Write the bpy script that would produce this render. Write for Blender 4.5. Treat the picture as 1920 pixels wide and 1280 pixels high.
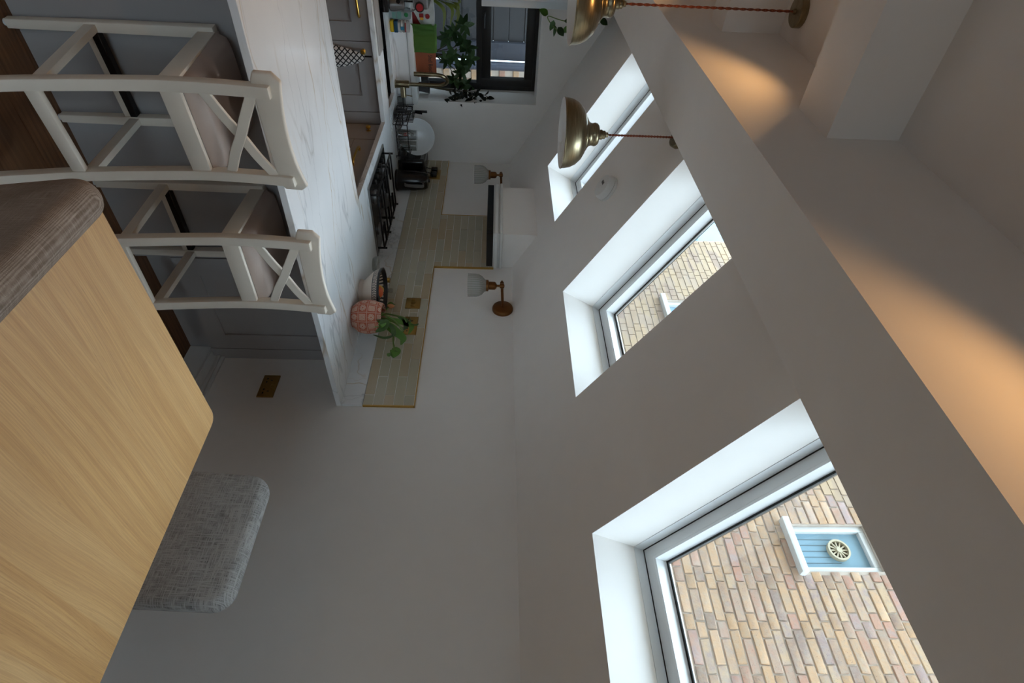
import bpy, bmesh, math, random
from mathutils import Vector, Matrix, Euler
random.seed(7)
PI = math.pi
C = bpy.context.scene.collection
for o in list(bpy.data.objects):
    bpy.data.objects.remove(o)

# ------------------------------------------------------------------ camera, sky, exposure
H = 1.63                                   # eye height
cam_d = bpy.data.cameras.new('camera'); cam = bpy.data.objects.new('camera', cam_d); C.objects.link(cam)
F = Vector((0.69745189, 0.71553972, 0.03954463)); R = Vector((0.71530616, -0.69845579, 0.02228438)); U = Vector((-0.04356554, -0.01274423, 0.99896928))
m = Matrix((U, -R, -F)).transposed().to_4x4(); m.translation = (0, 0, H)   # the camera lies on its side: the picture's right is up
cam.matrix_world = m
cam_d.sensor_width = 36; cam_d.lens = 20.0; cam_d.clip_start = 0.02; cam_d.clip_end = 200
sc = bpy.context.scene
sc.camera = cam
sc.view_settings.view_transform = 'Standard'; sc.view_settings.look = 'None'
sc.view_settings.gamma = 1; sc.view_settings.use_curve_mapping = False
sc.view_settings.exposure = 0.0
SKY = 13.5
w = bpy.data.worlds.new('overcast'); sc.world = w; w.use_nodes = True
bg = w.node_tree.nodes['Background']; wn = w.node_tree; wl = wn.links.new                       # overcast sky, three times brighter overhead than at the horizon
wtc = wn.nodes.new('ShaderNodeTexCoord'); wsp = wn.nodes.new('ShaderNodeSeparateXYZ'); wl(wtc.outputs['Generated'], wsp.inputs[0])
wmx = wn.nodes.new('ShaderNodeMath'); wmx.operation = 'MAXIMUM'; wl(wsp.outputs[2], wmx.inputs[0]); wmx.inputs[1].default_value = 0
wma = wn.nodes.new('ShaderNodeMath'); wma.operation = 'MULTIPLY_ADD'; wl(wmx.outputs[0], wma.inputs[0]); wma.inputs[1].default_value = 0.667*SKY; wma.inputs[2].default_value = 0.333*SKY
bg.inputs[0].default_value = (0.70, 0.86, 1.0, 1); wl(wma.outputs[0], bg.inputs[1])
WARM = (1.0, 0.54, 0.20)
SPOT_W = 7.2
spots = [(0.41, 2.03), (0.41, 0.60), (0.41, 3.45), (-1.1, 2.03), (-1.1, 0.60), (-1.1, 3.45)]
for sx, sy in spots:
    ld = bpy.data.lights.new('downlight_lamp', 'SPOT'); lo = bpy.data.objects.new('downlight_lamp', ld); C.objects.link(lo)
    lo.location = (sx, sy, H + 1.165); ld.energy = SPOT_W*(2.2 if sy > 3 else 1); ld.color = WARM; ld.spot_size = math.radians(122); ld.spot_blend = 0.55; ld.shadow_soft_size = 0.02

# ------------------------------------------------------------------ helpers
def srgb(r, g, b):
    f = lambda c: (c/255/12.92 if c/255 <= 0.04045 else ((c/255+0.055)/1.055)**2.4)
    return (f(r), f(g), f(b), 1)
class NT:
    """tiny node-tree helper"""
    def __init__(s, name):
        s.m = bpy.data.materials.new(name); s.m.use_nodes = True; s.t = s.m.node_tree; s.b = s.t.nodes['Principled BSDF']; s.out = s.t.nodes['Material Output']
    def n(s, t, **k):
        x = s.t.nodes.new(t)
        for a, v in k.items(): setattr(x, a, v)
        return x
    def l(s, a, b): s.t.links.new(a, b)
    def inp(s, node, i, v):
        if hasattr(v, 'links') or isinstance(v, bpy.types.NodeSocket): s.l(v, node.inputs[i])
        else: node.inputs[i].default_value = v
    def math(s, op, a, b=0.0, c=0.0):
        x = s.n('ShaderNodeMath', operation=op)
        s.inp(x, 0, a); s.inp(x, 1, b); s.inp(x, 2, c); return x.outputs[0]
    def co(s, kind='Object'): return s.n('ShaderNodeTexCoord').outputs[kind]
    def mp(s, v, scale=(1,1,1), rot=(0,0,0), loc=(0,0,0)):
        x = s.n('ShaderNodeMapping'); s.l(v, x.inputs[0]); x.inputs['Scale'].default_value = scale; x.inputs['Rotation'].default_value = rot; x.inputs['Location'].default_value = loc
        return x.outputs[0]
    def noise(s, v, scale=5, detail=4, rough=0.5, dist=0.0):
        x = s.n('ShaderNodeTexNoise'); s.l(v, x.inputs['Vector']); x.inputs['Scale'].default_value = scale; x.inputs['Detail'].default_value = detail; x.inputs['Roughness'].default_value = rough; x.inputs['Distortion'].default_value = dist
        return x.outputs[0]
    def wave(s, v, scale=5, dist=0, detail=2, dscale=1, kind='BANDS', d='X', prof='SIN'):
        x = s.n('ShaderNodeTexWave', wave_type=kind, bands_direction=d, wave_profile=prof); s.l(v, x.inputs['Vector']); x.inputs['Scale'].default_value = scale; x.inputs['Distortion'].default_value = dist; x.inputs['Detail'].default_value = detail; x.inputs['Detail Scale'].default_value = dscale
        return x.outputs[1]
    def ramp(s, f, stops):
        x = s.n('ShaderNodeValToRGB'); s.l(f, x.inputs[0]); e = x.color_ramp.elements
        e[0].position, e[0].color = stops[0]; e[1].position, e[1].color = stops[-1]
        for p, c in stops[1:-1]:
            q = e.new(p); q.color = c
        return x.outputs[0]
    def mix(s, f, a, b, mode='MIX'):
        x = s.n('ShaderNodeMix', data_type='RGBA', blend_type=mode); s.inp(x, 0, f); s.inp(x, 6, a); s.inp(x, 7, b); return x.outputs[2]
    def bump(s, h, strength=0.3, dist=0.002):
        x = s.n('ShaderNodeBump'); s.l(h, x.inputs['Height']); x.inputs['Strength'].default_value = strength; x.inputs['Distance'].default_value = dist
        s.l(x.outputs[0], s.b.inputs['Normal'])
    def col(s, v): s.inp(s.b, 'Base Color', v)
    def set(s, **k):
        for a, v in k.items(): s.inp(s.b, a.replace('_', ' '), v)
        return s
def plain(name, c, rough=0.5, metal=0.0, var=0.04, bump=0.0, bscale=300, spec=0.5):
    t = NT(name); v = t.co(); nz = t.noise(v, 9, 3)
    t.col(t.ramp(nz, [(0.3, tuple(x*(1-var) for x in c[:3])+(1,)), (0.7, tuple(min(1, x*(1+var)) for x in c[:3])+(1,))]))
    t.set(Roughness=rough, Metallic=metal); t.b.inputs['Specular IOR Level'].default_value = spec
    if bump: t.bump(t.noise(v, bscale, 2), bump, 0.001)
    return t.m
def shade(me, ang=38):
    me.shade_smooth(); me.set_sharp_from_angle(angle=math.radians(ang))
def obj(name, bm, mat, parent=None, smooth=True, ang=38, kind=None):
    bmesh.ops.recalc_face_normals(bm, faces=bm.faces)
    me = bpy.data.meshes.new(name); bm.to_mesh(me); bm.free()
    if smooth: shade(me, ang)
    for mm in (mat if isinstance(mat, (list, tuple)) else [mat]): me.materials.append(mm)
    o = bpy.data.objects.new(name, me); C.objects.link(o)
    if parent: o.parent = parent
    if kind: o['kind'] = kind
    return o
def tag(o, label, cat, group=None):
    o['label'] = label; o['category'] = cat
    if group: o['group'] = group
    return o
def thing(name, label, cat, loc=(0,0,0), rz=0.0, group=None):
    o = bpy.data.objects.new(name, None); C.objects.link(o); o.location = loc; o.rotation_euler = (0,0,rz); o.empty_display_size = 0.05
    return tag(o, label, cat, group)
def struct(name, bm, mat, parent=None, **k):
    o = obj(name, bm, mat, parent, **k)
    if not parent: o['kind'] = 'structure'
    return o
def sgroup(name, loc=(0,0,0)):
    o = bpy.data.objects.new(name, None); C.objects.link(o); o.location = loc; o['kind'] = 'structure'; return o
def B(): return bmesh.new()
def box(bm, x0, x1, y0, y1, z0, z1, bev=0.0, seg=2, fn=None):
    t = bmesh.new(); bmesh.ops.create_cube(t, size=1)
    for v in t.verts: v.co = Vector((x0+(v.co.x+.5)*(x1-x0), y0+(v.co.y+.5)*(y1-y0), z0+(v.co.z+.5)*(z1-z0)))
    if bev: bmesh.ops.bevel(t, geom=t.edges[:], offset=bev, segments=seg, affect='EDGES', profile=0.5)
    join(bm, t, fn); return bm
def join(bm, t, fn=None):
    if fn:
        for v in t.verts: v.co = fn(v.co)
    mp = {v: bm.verts.new(v.co) for v in t.verts}
    for f in t.faces:
        try:
            g = bm.faces.new([mp[v] for v in f.verts]); g.smooth = f.smooth; g.material_index = f.material_index
        except ValueError: pass
    t.free()
def lathe(bm, prof, seg=32, c=(0,0,0), ax='Z', cap=True, mi=0):
    """profile of (radius, height) revolved about an axis through c"""
    c = Vector(c); rings = []
    def P(r, a, h):
        x, y = r*math.cos(a), r*math.sin(a)
        return c + (Vector((x, y, h)) if ax == 'Z' else Vector((h, x, y)) if ax == 'X' else Vector((y, h, x)))
    for r, h in prof:
        rings.append([bm.verts.new(P(r, 2*PI*i/seg, h)) for i in range(seg)] if r > 1e-5 else [bm.verts.new(P(0, 0, h))])
    for a, b in zip(rings, rings[1:]):
        for i in range(seg):
            j = (i+1) % seg
            if len(a) == 1 and len(b) == 1: continue
            f = bm.faces.new([a[0], b[i], b[j]] if len(a) == 1 else [a[i], b[0], a[j]] if len(b) == 1 else [a[i], b[i], b[j], a[j]])
            f.material_index = mi
    if cap:
        for r in (rings[0], rings[-1]):
            if len(r) > 2:
                f = bm.faces.new(r); f.material_index = mi
    return bm
def tube(bm, pts, r, seg=10, rads=None, closed=False):
    pts = [Vector(p) for p in pts]; n = len(pts); rings = []; prev = None
    for i, p in enumerate(pts):
        d = (pts[(i+1) % n]-pts[i-1]) if closed else (pts[min(i+1, n-1)]-pts[max(i-1, 0)])
        d.normalize()
        if prev is None: a = d.orthogonal().normalized()
        else: a = (prev - d*prev.dot(d)).normalized()
        prev = a; b = d.cross(a); rr = rads[i] if rads else r
        rings.append([bm.verts.new(p+(a*math.cos(2*PI*k/seg)+b*math.sin(2*PI*k/seg))*rr) for k in range(seg)])
    for i in range(n if closed else n-1):
        A, D = rings[i], rings[(i+1) % n]
        for k in range(seg): bm.faces.new([A[k], A[(k+1) % seg], D[(k+1) % seg], D[k]])
    if not closed:
        bm.faces.new(rings[0][::-1]); bm.faces.new(rings[-1])
    return bm
def curve_pts(P, n=12):
    """Catmull-Rom through P"""
    P = [Vector(p) for p in P]; Q = [P[0]*2-P[1]]+P+[P[-1]*2-P[-2]]; out = []
    for i in range(1, len(Q)-2):
        for k in range(n):
            t = k/n; a, b, c, d = Q[i-1:i+3]
            out.append(0.5*((2*b)+(c-a)*t+(2*a-5*b+4*c-d)*t*t+(3*b-a-3*c+d)*t**3))
    return out+[P[-1]]
def sweep_rect(bm, path, w_, d_, up=(1,0,0)):
    """rectangular bar along a path; w_ across 'up', d_ across the other; sizes may be functions of t"""
    path = [Vector(p) for p in path]; n = len(path); rings = []
    for i, p in enumerate(path):
        d = (path[min(i+1, n-1)]-path[max(i-1, 0)]).normalized(); a = Vector(up); a = (a-d*a.dot(d)).normalized(); b = d.cross(a)
        t = i/(n-1); ww = w_(t) if callable(w_) else w_; dd = d_(t) if callable(d_) else d_
        rings.append([bm.verts.new(p+a*sx*ww/2+b*sy*dd/2) for sx, sy in ((-1,-1),(1,-1),(1,1),(-1,1))])
    for A, D in zip(rings, rings[1:]):
        for k in range(4): bm.faces.new([A[k], A[(k+1) % 4], D[(k+1) % 4], D[k]])
    bm.faces.new(rings[0][::-1]); bm.faces.new(rings[-1]); return bm
def bevel_all(bm, off, seg=2, ang=30):
    bmesh.ops.recalc_face_normals(bm, faces=bm.faces)
    e = [x for x in bm.edges if len(x.link_faces) == 2 and x.calc_face_angle(0) > math.radians(ang)]
    bmesh.ops.bevel(bm, geom=e, offset=off, segments=seg, affect='EDGES', profile=0.5); return bm
def slab(bm, poly, z0, z1):
    """prism over a polygon (x, y)"""
    a = [bm.verts.new((x, y, z0)) for x, y in poly]; b = [bm.verts.new((x, y, z1)) for x, y in poly]
    bm.faces.new(a[::-1]); bm.faces.new(b); n = len(poly)
    for i in range(n): bm.faces.new([a[i], a[(i+1) % n], b[(i+1) % n], b[i]])
    return bm
def rrect(x0, x1, y0, y1, r, n=6):
    P = []
    for cx, cy, a in ((x1-r, y1-r, 0), (x0+r, y1-r, PI/2), (x0+r, y0+r, PI), (x1-r, y0+r, 1.5*PI)):
        P += [(cx+r*math.cos(a+PI/2*i/n), cy+r*math.sin(a+PI/2*i/n)) for i in range(n+1)]
    return P
def dup(root, loc, rz, label=None, group=None):
    r = root.copy(); C.objects.link(r); r.location = loc; r.rotation_euler = (0,0,rz)
    if label: r['label'] = label
    if group: r['group'] = group
    for ch in list(root.children):
        c = ch.copy(); C.objects.link(c); c.parent = r
        for g in list(ch.children):
            d = g.copy(); C.objects.link(d); d.parent = c
    return r
def copies(name, mesh, parent, mats4):
    for M in mats4:
        o = bpy.data.objects.new(name, mesh); C.objects.link(o); o.parent = parent; o.matrix_local = M
def text(name, s, size, mat, parent, M, depth=0.0004):
    cu = bpy.data.curves.new(name, 'FONT'); cu.body = s; cu.size = size; cu.extrude = depth; cu.materials.append(mat); cu.resolution_u = 3
    cu.align_x = 'CENTER'; cu.align_y = 'CENTER'
    o = bpy.data.objects.new(name, cu); C.objects.link(o); bpy.context.view_layer.update()
    me = bpy.data.meshes.new_from_object(o.evaluated_get(bpy.context.evaluated_depsgraph_get())); bpy.data.objects.remove(o)
    me.materials.clear(); me.materials.append(mat)
    o = bpy.data.objects.new(name, me); C.objects.link(o); o.parent = parent; o.matrix_local = M; return o

# ------------------------------------------------------------------ materials
M_wall = plain('wall_paint', srgb(235, 231, 227), 0.75, var=0.012, bump=0.05, bscale=500)
M_ceil = plain('ceiling_paint', srgb(243, 239, 235), 0.8, var=0.01, bump=0.04, bscale=400)
M_white = plain('white_gloss_paint', srgb(226, 226, 224), 0.4, var=0.01)
M_upvc = plain('white_window_frame', srgb(232, 234, 235), 0.35, var=0.01)
M_sash = plain('pale_grey_window_lining', srgb(226, 228, 229), 0.45, var=0.01)
M_black = plain('black_rubber', srgb(14, 14, 16), 0.5)
M_blackmetal = plain('black_metal', srgb(20, 20, 21), 0.4, 0.3)
M_frameblack = plain('black_window_frame', srgb(20, 21, 23), 0.35)
M_cab = plain('grey_cabinet_paint', srgb(162, 159, 158), 0.5, var=0.02)
M_cabw = plain('pale_grey_cabinet_paint', srgb(182, 187, 190), 0.5, var=0.01)
M_steel = plain('brushed_steel', srgb(150, 150, 150), 0.35, 1.0, var=0.08)
M_darksteel = plain('dark_steel', srgb(52, 53, 55), 0.35, 0.9, var=0.08)
M_plasticblack = plain('black_gloss_plastic', srgb(16, 16, 18), 0.2)
M_brass = plain('bright_brass', srgb(205, 165, 82), 0.28, 1.0, var=0.05)
M_gold = plain('brass_edge_strip', srgb(196, 158, 84), 0.4, 0.9, var=0.05)
M_plate = plain('dull_brass_plate', srgb(162, 130, 72), 0.4, 0.8, var=0.06)
M_bronze = plain('aged_bronze', srgb(120, 80, 46), 0.38, 0.9, var=0.12)
M_cream = plain('cream_painted_wood', srgb(228, 219, 205), 0.45, var=0.025, bump=0.08, bscale=120)
M_porc = plain('white_porcelain', srgb(225, 228, 230), 0.15, var=0.01)
M_dkgreen = plain('dark_green_leaf', srgb(62, 94, 50), 0.45, var=0.25)
M_green = plain('fresh_green_leaf', srgb(84, 130, 48), 0.45, var=0.25)
M_lime = plain('yellow_green_leaf', srgb(112, 122, 46), 0.45, var=0.25)
M_stem = plain('green_stem', srgb(92, 120, 50), 0.5, var=0.15)
M_bark = plain('brown_stem', srgb(70, 62, 40), 0.7)
M_soil = plain('dark_soil', srgb(40, 30, 22), 0.95, var=0.3)
M_greencloth = plain('green_microfibre', srgb(100, 142, 70), 0.95, var=0.06, bump=0.6, bscale=700)

def glass_mat(name, tint=(0.95, 0.97, 0.97, 1), refl=1.0):
    t = NT(name); t.t.nodes.remove(t.b)
    tr = t.n('ShaderNodeBsdfTransparent'); tr.inputs[0].default_value = tint
    gl = t.n('ShaderNodeBsdfGlossy'); gl.inputs['Roughness'].default_value = 0.02
    lw = t.n('ShaderNodeLayerWeight'); lw.inputs[0].default_value = 0.5
    fr = t.math('MULTIPLY_ADD', t.math('POWER', lw.outputs['Facing'], 5.0), 0.9, 0.04)      # Schlick reflectance of a thin pane, same from both sides
    mx = t.n('ShaderNodeMixShader'); t.l(t.math('MULTIPLY', fr, refl), mx.inputs[0]); t.l(tr.outputs[0], mx.inputs[1]); t.l(gl.outputs[0], mx.inputs[2])
    t.l(mx.outputs[0], t.out.inputs[0]); return t.m
M_pane = glass_mat('window_glass')
M_clear = glass_mat('clear_glass', (0.86, 0.88, 0.88, 1), 1.6)
def ribbed():
    t = NT('ribbed_glass'); t.t.nodes.remove(t.b)
    tr = t.n('ShaderNodeBsdfTransparent'); tr.inputs[0].default_value = (0.93, 0.95, 0.95, 1)
    df = t.n('ShaderNodeBsdfTranslucent'); df.inputs[0].default_value = (0.72, 0.70, 0.67, 1)
    d2 = t.n('ShaderNodeBsdfPrincipled'); d2.inputs['Base Color'].default_value = (0.62, 0.60, 0.57, 1); d2.inputs['Roughness'].default_value = 0.15
    v = t.co(); sx = t.n('ShaderNodeSeparateXYZ'); t.l(v, sx.inputs[0])
    ang = t.math('ARCTAN2', sx.outputs[1], sx.outputs[0]); rb = t.math('MULTIPLY_ADD', t.math('SINE', t.math('MULTIPLY', ang, 30)), 0.07, 0.42)
    m1 = t.n('ShaderNodeMixShader'); m1.inputs[0].default_value = 0.5; t.l(df.outputs[0], m1.inputs[1]); t.l(d2.outputs[0], m1.inputs[2])
    m2 = t.n('ShaderNodeMixShader'); t.l(rb, m2.inputs[0]); t.l(tr.outputs[0], m2.inputs[1]); t.l(m1.outputs[0], m2.inputs[2])
    t.l(m2.outputs[0], t.out.inputs[0]); return t.m
M_ribbed = ribbed()

def antique_brass():
    t = NT('antique_brass'); v = t.co(); s = t.n('ShaderNodeSeparateXYZ'); t.l(v, s.inputs[0])
    ang = t.math('ARCTAN2', s.outputs[1], s.outputs[0])
    cmb = t.n('ShaderNodeCombineXYZ'); t.l(ang, cmb.inputs[0]); t.l(t.math('MULTIPLY', s.outputs[2], 0.6), cmb.inputs[1])
    nz = t.noise(t.mp(cmb.outputs[0], (0.6, 120, 1)), 3, 4)
    t.col(t.ramp(nz, [(0.25, srgb(122, 110, 86)), (0.6, srgb(150, 138, 112)), (0.85, srgb(172, 160, 134))])); t.set(Metallic=1.0, Roughness=0.29)
    t.b.inputs['Anisotropic'].default_value = 0.5
    return t.m
M_antique = antique_brass()

def oak():
    t = NT('oak_board'); v = t.co()
    oi = t.n('ShaderNodeObjectInfo').outputs['Random']
    off = t.n('ShaderNodeCombineXYZ'); t.l(t.math('MULTIPLY', oi, 7.0), off.inputs[0]); t.l(t.math('MULTIPLY', oi, 3.0), off.inputs[1])
    ad = t.n('ShaderNodeVectorMath', operation='ADD'); t.l(v, ad.inputs[0]); t.l(off.outputs[0], ad.inputs[1]); v = ad.outputs[0]
    warp = t.noise(t.mp(v, (0.9, 2.2, 1)), 1.2, 1, 0.5)
    cmb = t.n('ShaderNodeCombineXYZ'); t.l(t.math('MULTIPLY', warp, 0.10), cmb.inputs[1])
    a2 = t.n('ShaderNodeVectorMath', operation='ADD'); t.l(v, a2.inputs[0]); t.l(cmb.outputs[0], a2.inputs[1]); vw = a2.outputs[0]
    wide = t.noise(t.mp(vw, (0.22, 9, 1)), 1.6, 3, 0.5)
    fig = t.noise(t.mp(vw, (0.45, 62, 1)), 1.0, 3, 0.6)
    fine = t.noise(t.mp(vw, (5, 330, 1)), 1.0, 3, 0.7)
    fleck = t.noise(t.mp(v, (26, 420, 1)), 1.0, 2, 0.6)
    base = t.ramp(wide, [(0.30, srgb(192, 147, 90)), (0.5, srgb(205, 161, 103)), (0.70, srgb(214, 174, 118))])
    c1 = t.mix(t.ramp(fig, [(0.40, (0.30,0.30,0.30,1)), (0.60, (0,0,0,1))]), base, srgb(168, 118, 66))
    c2 = t.mix(t.ramp(fine, [(0.42, (0.35,0.35,0.35,1)), (0.58, (0,0,0,1))]), c1, srgb(150, 104, 60))
    c3 = t.mix(t.ramp(fleck, [(0.62, (0,0,0,1)), (0.74, (0.4,0.4,0.4,1))]), c2, srgb(126, 84, 46))
    t.col(t.mix(t.math('MULTIPLY', oi, 0.22), c3, srgb(222, 188, 138))); t.set(Roughness=0.42); t.bump(fine, 0.06, 0.0005); return t.m
M_oak = oak()
def darkoak():
    t = NT('dark_oak_floor'); v = t.co(); oi = t.n('ShaderNodeObjectInfo').outputs['Random']
    nz = t.noise(t.mp(v, (2, 40, 1)), 2.0, 5, 0.6, 0.3)
    b = t.ramp(nz, [(0.3, srgb(78, 50, 30)), (0.7, srgb(122, 84, 54))])
    t.col(t.mix(t.math('MULTIPLY', oi, 0.4), b, srgb(92, 62, 38))); t.set(Roughness=0.5); t.bump(nz, 0.1, 0.001); return t.m
M_floor = darkoak()
def marble():
    """white quartz with a few long thin gold and grey veins running along x"""
    t = NT('white_veined_quartz'); v = t.co('Object')
    cloud = t.noise(v, 2.2, 4, 0.5)
    def vein(sc, loc, rot, thin, mscale, lo, hi):
        vv = t.mp(v, (0.26, 1.0, 1.0), (0, 0, rot), loc)
        f = t.noise(vv, sc, 4, 0.5, 0.15)
        ln = t.math('SUBTRACT', 1.0, t.math('MINIMUM', t.math('MULTIPLY', t.math('ABSOLUTE', t.math('SUBTRACT', f, 0.5)), thin), 1.0))
        mk = t.ramp(t.noise(t.mp(v, (0.6, 1, 1), (0, 0, 0), (loc[0]+5, 2, 0)), mscale, 2, 0.5), [(lo, (0,0,0,1)), (hi, (1,1,1,1))])
        return t.math('MULTIPLY', t.math('POWER', ln, 1.5), mk)
    g1 = vein(2.6, (0.3, 0, 0), 0.22, 85, 2.0, 0.44, 0.60); g2 = vein(2.4, (4.1, 1.7, 0), -0.12, 75, 2.2, 0.46, 0.62); k1 = vein(3.4, (9.2, 3.1, 0), 0.3, 70, 2.4, 0.42, 0.58)
    sp = t.n('ShaderNodeSeparateXYZ'); t.l(v, sp.inputs[0])
    def line(y0, slope, amp, wd, nsc, seed):
        wob = t.noise(t.mp(v, (1, 0.15, 1), (0, 0, 0), (seed, 0, 0)), nsc, 5, 0.55)
        off = t.math('ADD', t.math('MULTIPLY_ADD', sp.outputs[0], slope, y0), t.math('MULTIPLY', t.math('SUBTRACT', wob, 0.5), amp))
        dd = t.math('ABSOLUTE', t.math('SUBTRACT', sp.outputs[1], off))
        br = t.ramp(t.noise(t.mp(v, (1, 1, 1), (0, 0, 0), (seed, 7, 0)), 7, 3, 0.6), [(0.36, (0.15,0.15,0.15,1)), (0.6, (1,1,1,1))])
        return t.math('MULTIPLY', t.math('SUBTRACT', 1.0, t.math('MINIMUM', t.math('MULTIPLY', dd, 1/wd), 1.0)), br)
    l1 = t.math('MAXIMUM', line(2.95, -.43, .16, .005, 3.5, 1.3), t.math('MULTIPLY', line(2.99, -.43, .30, .003, 5.0, 6.1), .7))
    l2 = t.math('MAXIMUM', line(2.62, -.36, .20, .0035, 4.0, 11.7), line(2.28, -.17, .16, .003, 4.5, 15.2))
    base = t.ramp(cloud, [(0.3, srgb(224, 226, 228)), (0.7, srgb(238, 239, 240))])
    c1 = t.mix(t.math('MULTIPLY', k1, 0.42), base, srgb(140, 146, 154))
    c2 = t.mix(t.math('MULTIPLY', g2, 0.40), c1, srgb(160, 156, 150))
    c3 = t.mix(t.math('MULTIPLY', g1, 0.62), c2, srgb(178, 148, 98))
    c4 = t.mix(t.math('MULTIPLY', l2, 0.5), c3, srgb(146, 150, 158))
    t.col(t.mix(t.math('MULTIPLY', l1, 0.9), c4, srgb(182, 156, 112))); t.set(Roughness=0.16); return t.m
M_marble = marble()
def fabric(name, a, b, yarn=420, slub=0.5):
    """plain weave with thick uneven yarns; local x is across, z is up"""
    t = NT(name); v = t.co()
    sw = t.noise(t.mp(v, (yarn*.8, 20, 22)), 1.0, 2, 0.6); sf = t.noise(t.mp(v, (26, 20, yarn*.7)), 1.0, 2, 0.6)
    w1 = t.wave(v, yarn*.16, 0.4, 1, 3, d='X'); w2 = t.wave(v, yarn*.16, 0.4, 1, 3, d='Z')
    big = t.noise(v, 7, 3, 0.6)
    f = t.math('ADD', t.math('MULTIPLY', t.math('MAXIMUM', sw, sf), slub), t.math('ADD', t.math('MULTIPLY', t.math('MULTIPLY', w1, w2), 0.5*(1-slub)), t.math('MULTIPLY', big, 0.25)))
    t.col(t.ramp(f, [(0.36, a), (0.66, b)])); t.set(Roughness=0.95); t.b.inputs['Specular IOR Level'].default_value = 0.1
    t.bump(f, 0.6, 0.002); return t.m
M_tweed = fabric('grey_tweed', srgb(84, 81, 79), srgb(176, 172, 168), 470, 0.85)
M_taupe = fabric('taupe_herringbone', srgb(126, 114, 104), srgb(198, 186, 176), 1000, 0.5)
M_cushion = plain('taupe_faux_suede', srgb(176, 158, 147), 0.5, var=0.05, bump=0.15, bscale=900, spec=0.4)
def rand_mat(name, stops, rough, bumps, var=0.1, speck=None):
    t = NT(name); v = t.co(); oi = t.n('ShaderNodeObjectInfo').outputs['Random']
    ad = t.n('ShaderNodeVectorMath', operation='ADD'); t.l(v, ad.inputs[0]); cb = t.n('ShaderNodeCombineXYZ'); t.l(t.math('MULTIPLY', oi, 31.0), cb.inputs[0]); t.l(t.math('MULTIPLY', oi, 17.0), cb.inputs[1]); t.l(cb.outputs[0], ad.inputs[1]); v = ad.outputs[0]
    nz = t.noise(v, 14, 5, 0.65)
    b = t.ramp(t.math('ADD', oi, t.math('MULTIPLY', t.math('SUBTRACT', nz, 0.5), var)), stops)
    if speck:
        sp = t.noise(v, 190, 1, 0.5)
        b = t.mix(t.ramp(sp, [(0.69, (0,0,0,1)), (0.73, (1,1,1,1))]), b, speck)
        b = t.mix(t.math('MULTIPLY', t.ramp(t.noise(v, 22, 4, 0.7), [(0.45, (0,0,0,1)), (0.7, (1,1,1,1))]), 0.5), b, srgb(150, 146, 136))
    t.col(b); t.set(Roughness=rough); t.bump(t.noise(v, bumps[0], 4), bumps[1], bumps[2]); return t.m
M_tile = rand_mat('glazed_tile', [(0.0, srgb(184, 179, 160)), (0.4, srgb(196, 188, 166)), (0.62, srgb(190, 183, 160)), (0.8, srgb(194, 178, 150)), (1.0, srgb(190, 173, 144))], 0.16, (16, 0.35, 0.004), 0.25)
M_grout = plain('pale_grout', srgb(236, 234, 228), 0.9, var=0.04)
M_brick = rand_mat('yellow_stock_brick', [(0.0, srgb(138, 118, 109)), (0.2, srgb(170, 140, 111)), (0.4, srgb(180, 147, 115)), (0.55, srgb(160, 136, 119)), (0.7, srgb(168, 128, 109)), (0.85, srgb(149, 131, 128)), (1.0, srgb(177, 151, 122))], 0.9, (60, 0.5, 0.004), 0.5, srgb(85, 67, 62))
M_mortar = plain('lime_mortar', srgb(172, 160, 148), 0.95, var=0.12, bump=0.5, bscale=200)
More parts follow.
